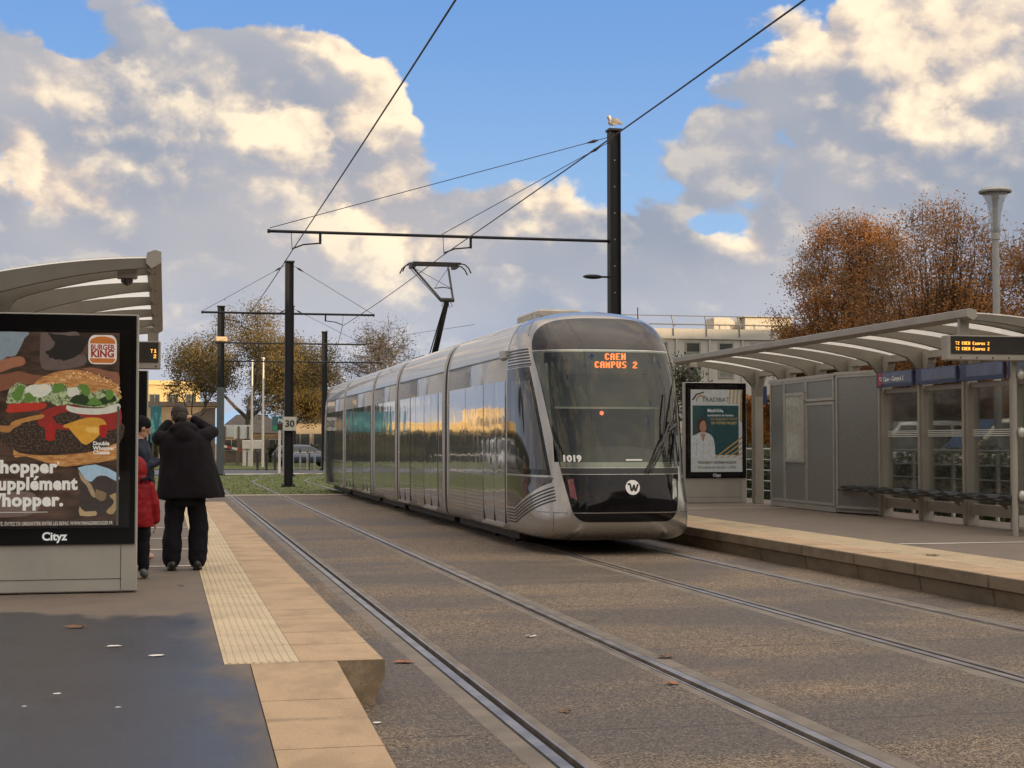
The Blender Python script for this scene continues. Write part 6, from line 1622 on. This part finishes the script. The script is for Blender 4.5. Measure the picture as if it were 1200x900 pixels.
def head(b, c, fwd, up=(0, 0, 1), k=1.0):
    c = Vector(c); f = Vector(fwd).normalized(); u = Vector(up); u = (u-f*u.dot(f)).normalized(); s = f.cross(u); rot = Matrix((s, f, u)).transposed()
    P = lambda a, e, g: c+s*a*k+f*e*k+u*g*k
    b.ell(P(0, -.005, .025), (.076*k, .096*k, .092*k), 18, 14, rot); b.ell(P(0, .030, -.050), (.056*k, .062*k, .062*k), 14, 10, rot)
    b.ell(P(0, .060, -.085), (.026*k, .022*k, .018*k), 10, 8, rot)                                     # chin
    b.tube([P(0, .092, .022), P(0, .112, -.018)], [.010*k, .016*k], 8); b.ell(P(0, .108, -.020), (.018*k, .012*k, .011*k), 10, 8, rot)  # nose
    b.ell(P(0, .085, .040), (.050*k, .016*k, .010*k), 12, 8, rot)                                      # brow
    b.ell(P(0, .088, -.052), (.024*k, .008*k, .006*k), 10, 6, rot)                                     # lips
    for q in (-1, 1): b.ell(P(q*.078, -.005, .0), (.011*k, .018*k, .030*k), 10, 8, rot)
    return P, rot
def eyes(parent, P, rot, k, mm=None):
    for q in (-1, 1):
        b = MB(); b.ell(P(q*.030, .081, .012), (.013*k, .007*k, .008*k), 10, 8, rot); b.sm = [True]*len(b.f); e = b.build('eye', mat('eye_white', (.7, .68, .64), .3, 0, var=0), parent)
        b = MB(); b.ell(P(q*.030, .0875, .012), (.006*k, .003*k, .006*k), 8, 6, rot); b.build('pupil', mat('pupil', (.02, .015, .01), .2, 0, var=0), e)
# --- man in a long black coat, seen from behind, phone raised to his face ---
mx_, my_, mz_ = .21, 16.3, ZL
O = Vector((mx_, my_, mz_))
def L_(x, y, z): return O+Vector((x, y, z))
r_ = thing('person', (mx_, my_, mz_), 'person in a long black coat, seen from behind holding a phone up', 'person')
b = MB()
P, rt = head(b, L_(-.07, .14, 1.575), (-.12, .92, -.30), (-.02, .3, 1))
limb(b, [L_(-.03, .02, 1.40), L_(-.06, .09, 1.50)], [.062, .058])
limb(b, [L_(0, .0, .95), L_(0, .0, 1.15), L_(-.01, 0, 1.32)], [.15, .15, .14]); limb(b, [L_(-.17, .0, 1.36), L_(.16, 0, 1.36)], [.07, .07])
for s, hipx, fx, fy in ((-1, -.09, -.125, -.02), (1, .10, .115, .0)):
    limb(b, [L_(hipx, 0, .90), L_(hipx+s*.01, .02, .50), L_(fx, fy, .09)], [.095, .060, .040]); b.ell(L_(fx+s*.01, fy+.07, .05), (.045, .12, .04))
el_r = L_(.27, .13, 1.42); ha_r = L_(.045, .25, 1.575); el_l = L_(-.28, .20, 1.36); ha_l = L_(-.17, .32, 1.52)
limb(b, [L_(.18, .0, 1.37), el_r, ha_r], [.055, .042, .028]); limb(b, [L_(-.20, .0, 1.36), el_l, ha_l], [.055, .042, .028])
hand(b, ha_r, (-.75, .35, .35), (.3, -.2, .8), 1.0, .9); hand(b, ha_l, (.5, .35, .6), (-.3, .3, .8), 1.0, .9)
body = link_mesh(grown(b, .0085, 2), 'body', M_skin, r_)
eyes(body, P, rt, 1)
b = MB(); b.ell(P(0, -.022, .045), (.088, .100, .090), 18, 14, rt); b.ell(P(0, -.050, -.005), (.078, .070, .085), 16, 12, rt); me = grown(b, .008, 2, .006, 60, 1, (1, 1, .4)); link_mesh(me, 'hair', M_hair, body)
b = MB()
def ring(z, cx, cy, rx, ry, n=40, fold=0, ph=0): return [L_(cx+rx*math.cos(2*PI*i/n)*(1+fold*math.sin(7*2*PI*i/n+ph)), cy+ry*math.sin(2*PI*i/n)*(1+fold*math.sin(5*2*PI*i/n+ph)), z) for i in range(n)]
b.loft([ring(.735, .055, -.02, .345, .215, fold=.05), ring(.80, .05, -.02, .34, .215, fold=.045, ph=.2), ring(.95, .03, -.01, .315, .205, fold=.03, ph=.5), ring(1.12, .015, .0, .285, .19, fold=.02), ring(1.26, 0, .0, .268, .175, fold=.01), ring(1.36, -.01, .01, .25, .155), ring(1.43, -.02, .03, .19, .125), ring(1.49, -.045, .06, .11, .10)])
limb(b, [L_(.17, .0, 1.37), L_(.24, .07, 1.41), el_r+Vector((.0, 0, 0)), el_r.lerp(ha_r, .55), el_r.lerp(ha_r, .86)], [.090, .080, .066, .060, .050])
limb(b, [L_(-.18, .0, 1.35), L_(-.25, .08, 1.36), el_l, el_l.lerp(ha_l, .6), el_l.lerp(ha_l, .86)], [.088, .078, .066, .058, .050])
b.ell(L_(-.03, -.03, 1.455), (.155, .10, .085), 16, 12); b.ell(L_(-.02, -.10, 1.38), (.115, .07, .10), 16, 12); b.tube([L_(-.16, .04, 1.44), L_(-.06, -.01, 1.50), L_(.07, .04, 1.46)], [.05, .05, .05], 10)
me = grown(b, .013, 3, .020, 5.5, 4, (1, 1, .45)); link_mesh(me, 'coat', M_coat, r_)
b = MB(); b.loft([ring(.66, .0, .0, .19, .14), ring(.80, .0, .0, .20, .15), ring(.95, 0, 0, .17, .13)])
for s, hx, fx, fy in ((-1, -.10, -.125, -.02), (1, .115, .115, .0)):
    limb(b, [L_(hx, 0, .78), L_(hx+s*.015, .01, .50), L_(fx+s*.01, fy-.005, .28), L_(fx+s*.005, fy, .12)], [.105, .098, .096, .104])
me = grown(b, .012, 3, .020, 8, 9, (1, 1, .8)); link_mesh(me, 'trousers', M_trs, r_)
for s, fx, fy in ((-1, -.125, -.02), (1, .115, .0)):
    b = MB(); b.ell(L_(fx+s*.012, fy+.05, .05), (.056, .15, .05)); b.ell(L_(fx+s*.006, fy-.05, .055), (.05, .06, .06)); b.box(*[v for v in (mx_+fx+s*.01-.045, mx_+fx+s*.01+.045, my_+fy-.10, my_+fy+.17, mz_+.003, mz_+.03)]); link_mesh(grown(b, .008, 2), 'shoe', M_shoe, r_)
ph = MB(); c_ = L_(-.06, .345, 1.60); ph.box(c_.x-.040, c_.x+.040, c_.y, c_.y+.009, c_.z-.078, c_.z+.078, .003); tag(ph.build('phone', M_phone), 'black phone held up by the person in the long coat', 'phone')
# --- child in a red hooded jacket ---
O = Vector((-.275, 15.35, ZL)); r_ = thing('person', tuple(O), 'child in a red hooded jacket and dark trousers beside the burger poster', 'person')
b = MB(); P, rt = head(b, L_(.0, .02, 1.045), (.55, .80, -.15), k=.92)
limb(b, [L_(0, 0, .62), L_(0, 0, .78), L_(0, 0, .90), L_(0, .0, .99)], [.10, .105, .09, .045])
for s in (-1, 1): limb(b, [L_(s*.065, 0, .58), L_(s*.07, .01, .32), L_(s*.075, .0, .07)], [.062, .045, .032]); b.ell(L_(s*.08, .04, .035), (.035, .08, .03))
limb(b, [L_(.12, .0, .88), L_(.165, .0, .70), L_(.185, .05, .53)], [.042, .034, .024]); limb(b, [L_(-.12, .0, .88), L_(-.15, .02, .70), L_(-.13, .10, .55)], [.042, .034, .024])
hand(b, L_(.185, .05, .53), (.05, .2, -1), (1, 0, 0), .72, .7); hand(b, L_(-.13, .10, .55), (.05, .3, -1), (-1, 0, 0), .72, .7)
body = link_mesh(grown(b, .008, 2), 'body', M_skin, r_); eyes(body, P, rt, .92)
b = MB(); b.loft([ring(.50, 0, 0, .165, .135, fold=.02), ring(.62, 0, 0, .165, .14), ring(.78, 0, 0, .155, .13), ring(.90, 0, 0, .14, .11), ring(.96, 0, 0, .09, .08)])
limb(b, [L_(.12, .0, .88), L_(.17, .0, .72), L_(.185, .04, .57)], [.066, .060, .050]); limb(b, [L_(-.12, .0, .88), L_(-.155, .02, .72), L_(-.135, .08, .58)], [.066, .060, .050])
me = grown(b, .010, 3, .009, 12, 2, (.7, .7, 1.1)); link_mesh(me, 'jacket', M_redj, r_)
b = MB(); b.ell(L_(-.015, -.005, 1.055), (.122, .128, .135), 18, 14); b.ell(L_(0, -.03, .96), (.11, .10, .07), 14, 10); hd = grown(b, .010, 3, .008, 14, 3)
bmh = bmesh.new(); bmh.from_mesh(hd); fw = Vector((.55, .80, -.1)).normalized()
bmesh.ops.delete(bmh, geom=[f for f in bmh.faces if (f.calc_center_median()-L_(0, 0, 1.04)).dot(fw) > .072 and f.calc_center_median().z > O.z+.95], context='FACES'); bmh.to_mesh(hd); bmh.free(); link_mesh(hd, 'hood', M_redj, r_)
b = MB(); b.ell(P(0, .01, .035), (.076, .086, .082), 16, 12, rt); link_mesh(grown(b, .01, 2), 'hair', M_hair, body)
b = MB(); b.tube([L_(.05, -.12, .95), L_(.12, -.06, .97), L_(.15, .04, .93)], .018, 8); b.build('scarf', M_coat, r_)
b = MB()
for s in (-1, 1): limb(b, [L_(s*.07, 0, .56), L_(s*.072, .0, .34), L_(s*.078, .0, .10)], [.082, .066, .056])
link_mesh(grown(b, .010, 3, .012, 12, 5), 'trousers', M_trs, r_)
for s, mm in ((-1, mat('white_trainer', (.62, .60, .57), .5, 0, var=.05)), (1, mat('grey_trainer', (.10, .10, .10), .6, 0, var=.2, vscale=40))):
    b = MB(); b.ell(L_(s*.082+.01, .03, .038), (.042, .10, .036)); b.ell(L_(s*.080, -.03, .06), (.038, .045, .045)); link_mesh(grown(b, .008, 2), 'shoe', M_trs if s < 0 else mm, r_)
# --- third person in navy with a black beanie, head bent over a phone ---
O = Vector((-.30, 17.7, ZL)); r_ = thing('person', tuple(O), 'person in a navy jacket and black beanie looking down, half hidden by the poster case', 'person')
b = MB(); P, rt = head(b, L_(.04, .0, 1.475), (.80, .30, -.42), (.3, 0, 1))
limb(b, [L_(0, 0, 1.22), L_(.02, 0, 1.36)], [.055, .05]); limb(b, [L_(0, 0, .85), L_(0, 0, 1.05), L_(0, 0, 1.2)], [.14, .14, .12])
for s in (-1, 1): limb(b, [L_(0, s*.09, .82), L_(.01, s*.09, .45), L_(.0, s*.10, .08)], [.085, .055, .038]); b.ell(L_(.06, s*.10, .04), (.11, .04, .035))
for s in (-1, 1): limb(b, [L_(0, s*.17, 1.22), L_(.06, s*.19, 1.0), L_(.24, s*.06, 1.12)], [.05, .040, .027]); hand(b, L_(.24, s*.06, 1.12), (.7, -s*.3, .5), (0, s, .2), .95, .9)
body = link_mesh(grown(b, .009, 2), 'body', M_skin, r_); eyes(body, P, rt, 1)
b = MB(); b.ell(P(0, -.018, .050), (.090, .104, .088), 18, 14, rt); b.ell(P(0, -.045, .0), (.084, .070, .075), 14, 10, rt); link_mesh(grown(b, .009, 3), 'beanie', M_beanie, body)
b = MB(); b.loft([ring(.72, 0, 0, .19, .23), ring(.95, 0, 0, .185, .23), ring(1.15, 0, 0, .165, .225), ring(1.27, 0, 0, .13, .19), ring(1.35, .01, 0, .09, .10)])
for s in (-1, 1): limb(b, [L_(0, s*.17, 1.22), L_(.06, s*.20, 1.0), L_(.21, s*.08, 1.10)], [.080, .070, .052])
link_mesh(grown(b, .013, 3, .016, 7, 6), 'jacket', M_navyj, r_)
b = MB()
for s in (-1, 1): limb(b, [L_(0, s*.09, .80), L_(0, s*.09, .45), L_(0, s*.10, .12)], [.11, .085, .07])
link_mesh(grown(b, .013, 3, .014, 9, 8), 'trousers', M_trs, r_)
for s in (-1, 1): b = MB(); b.ell(L_(.055, s*.10, .045), (.135, .048, .042)); b.ell(L_(-.03, s*.10, .06), (.055, .045, .055)); link_mesh(grown(b, .009, 2), 'shoe', mat('coral_trainer', (.50, .28, .22), .6, 0, var=.1), r_)
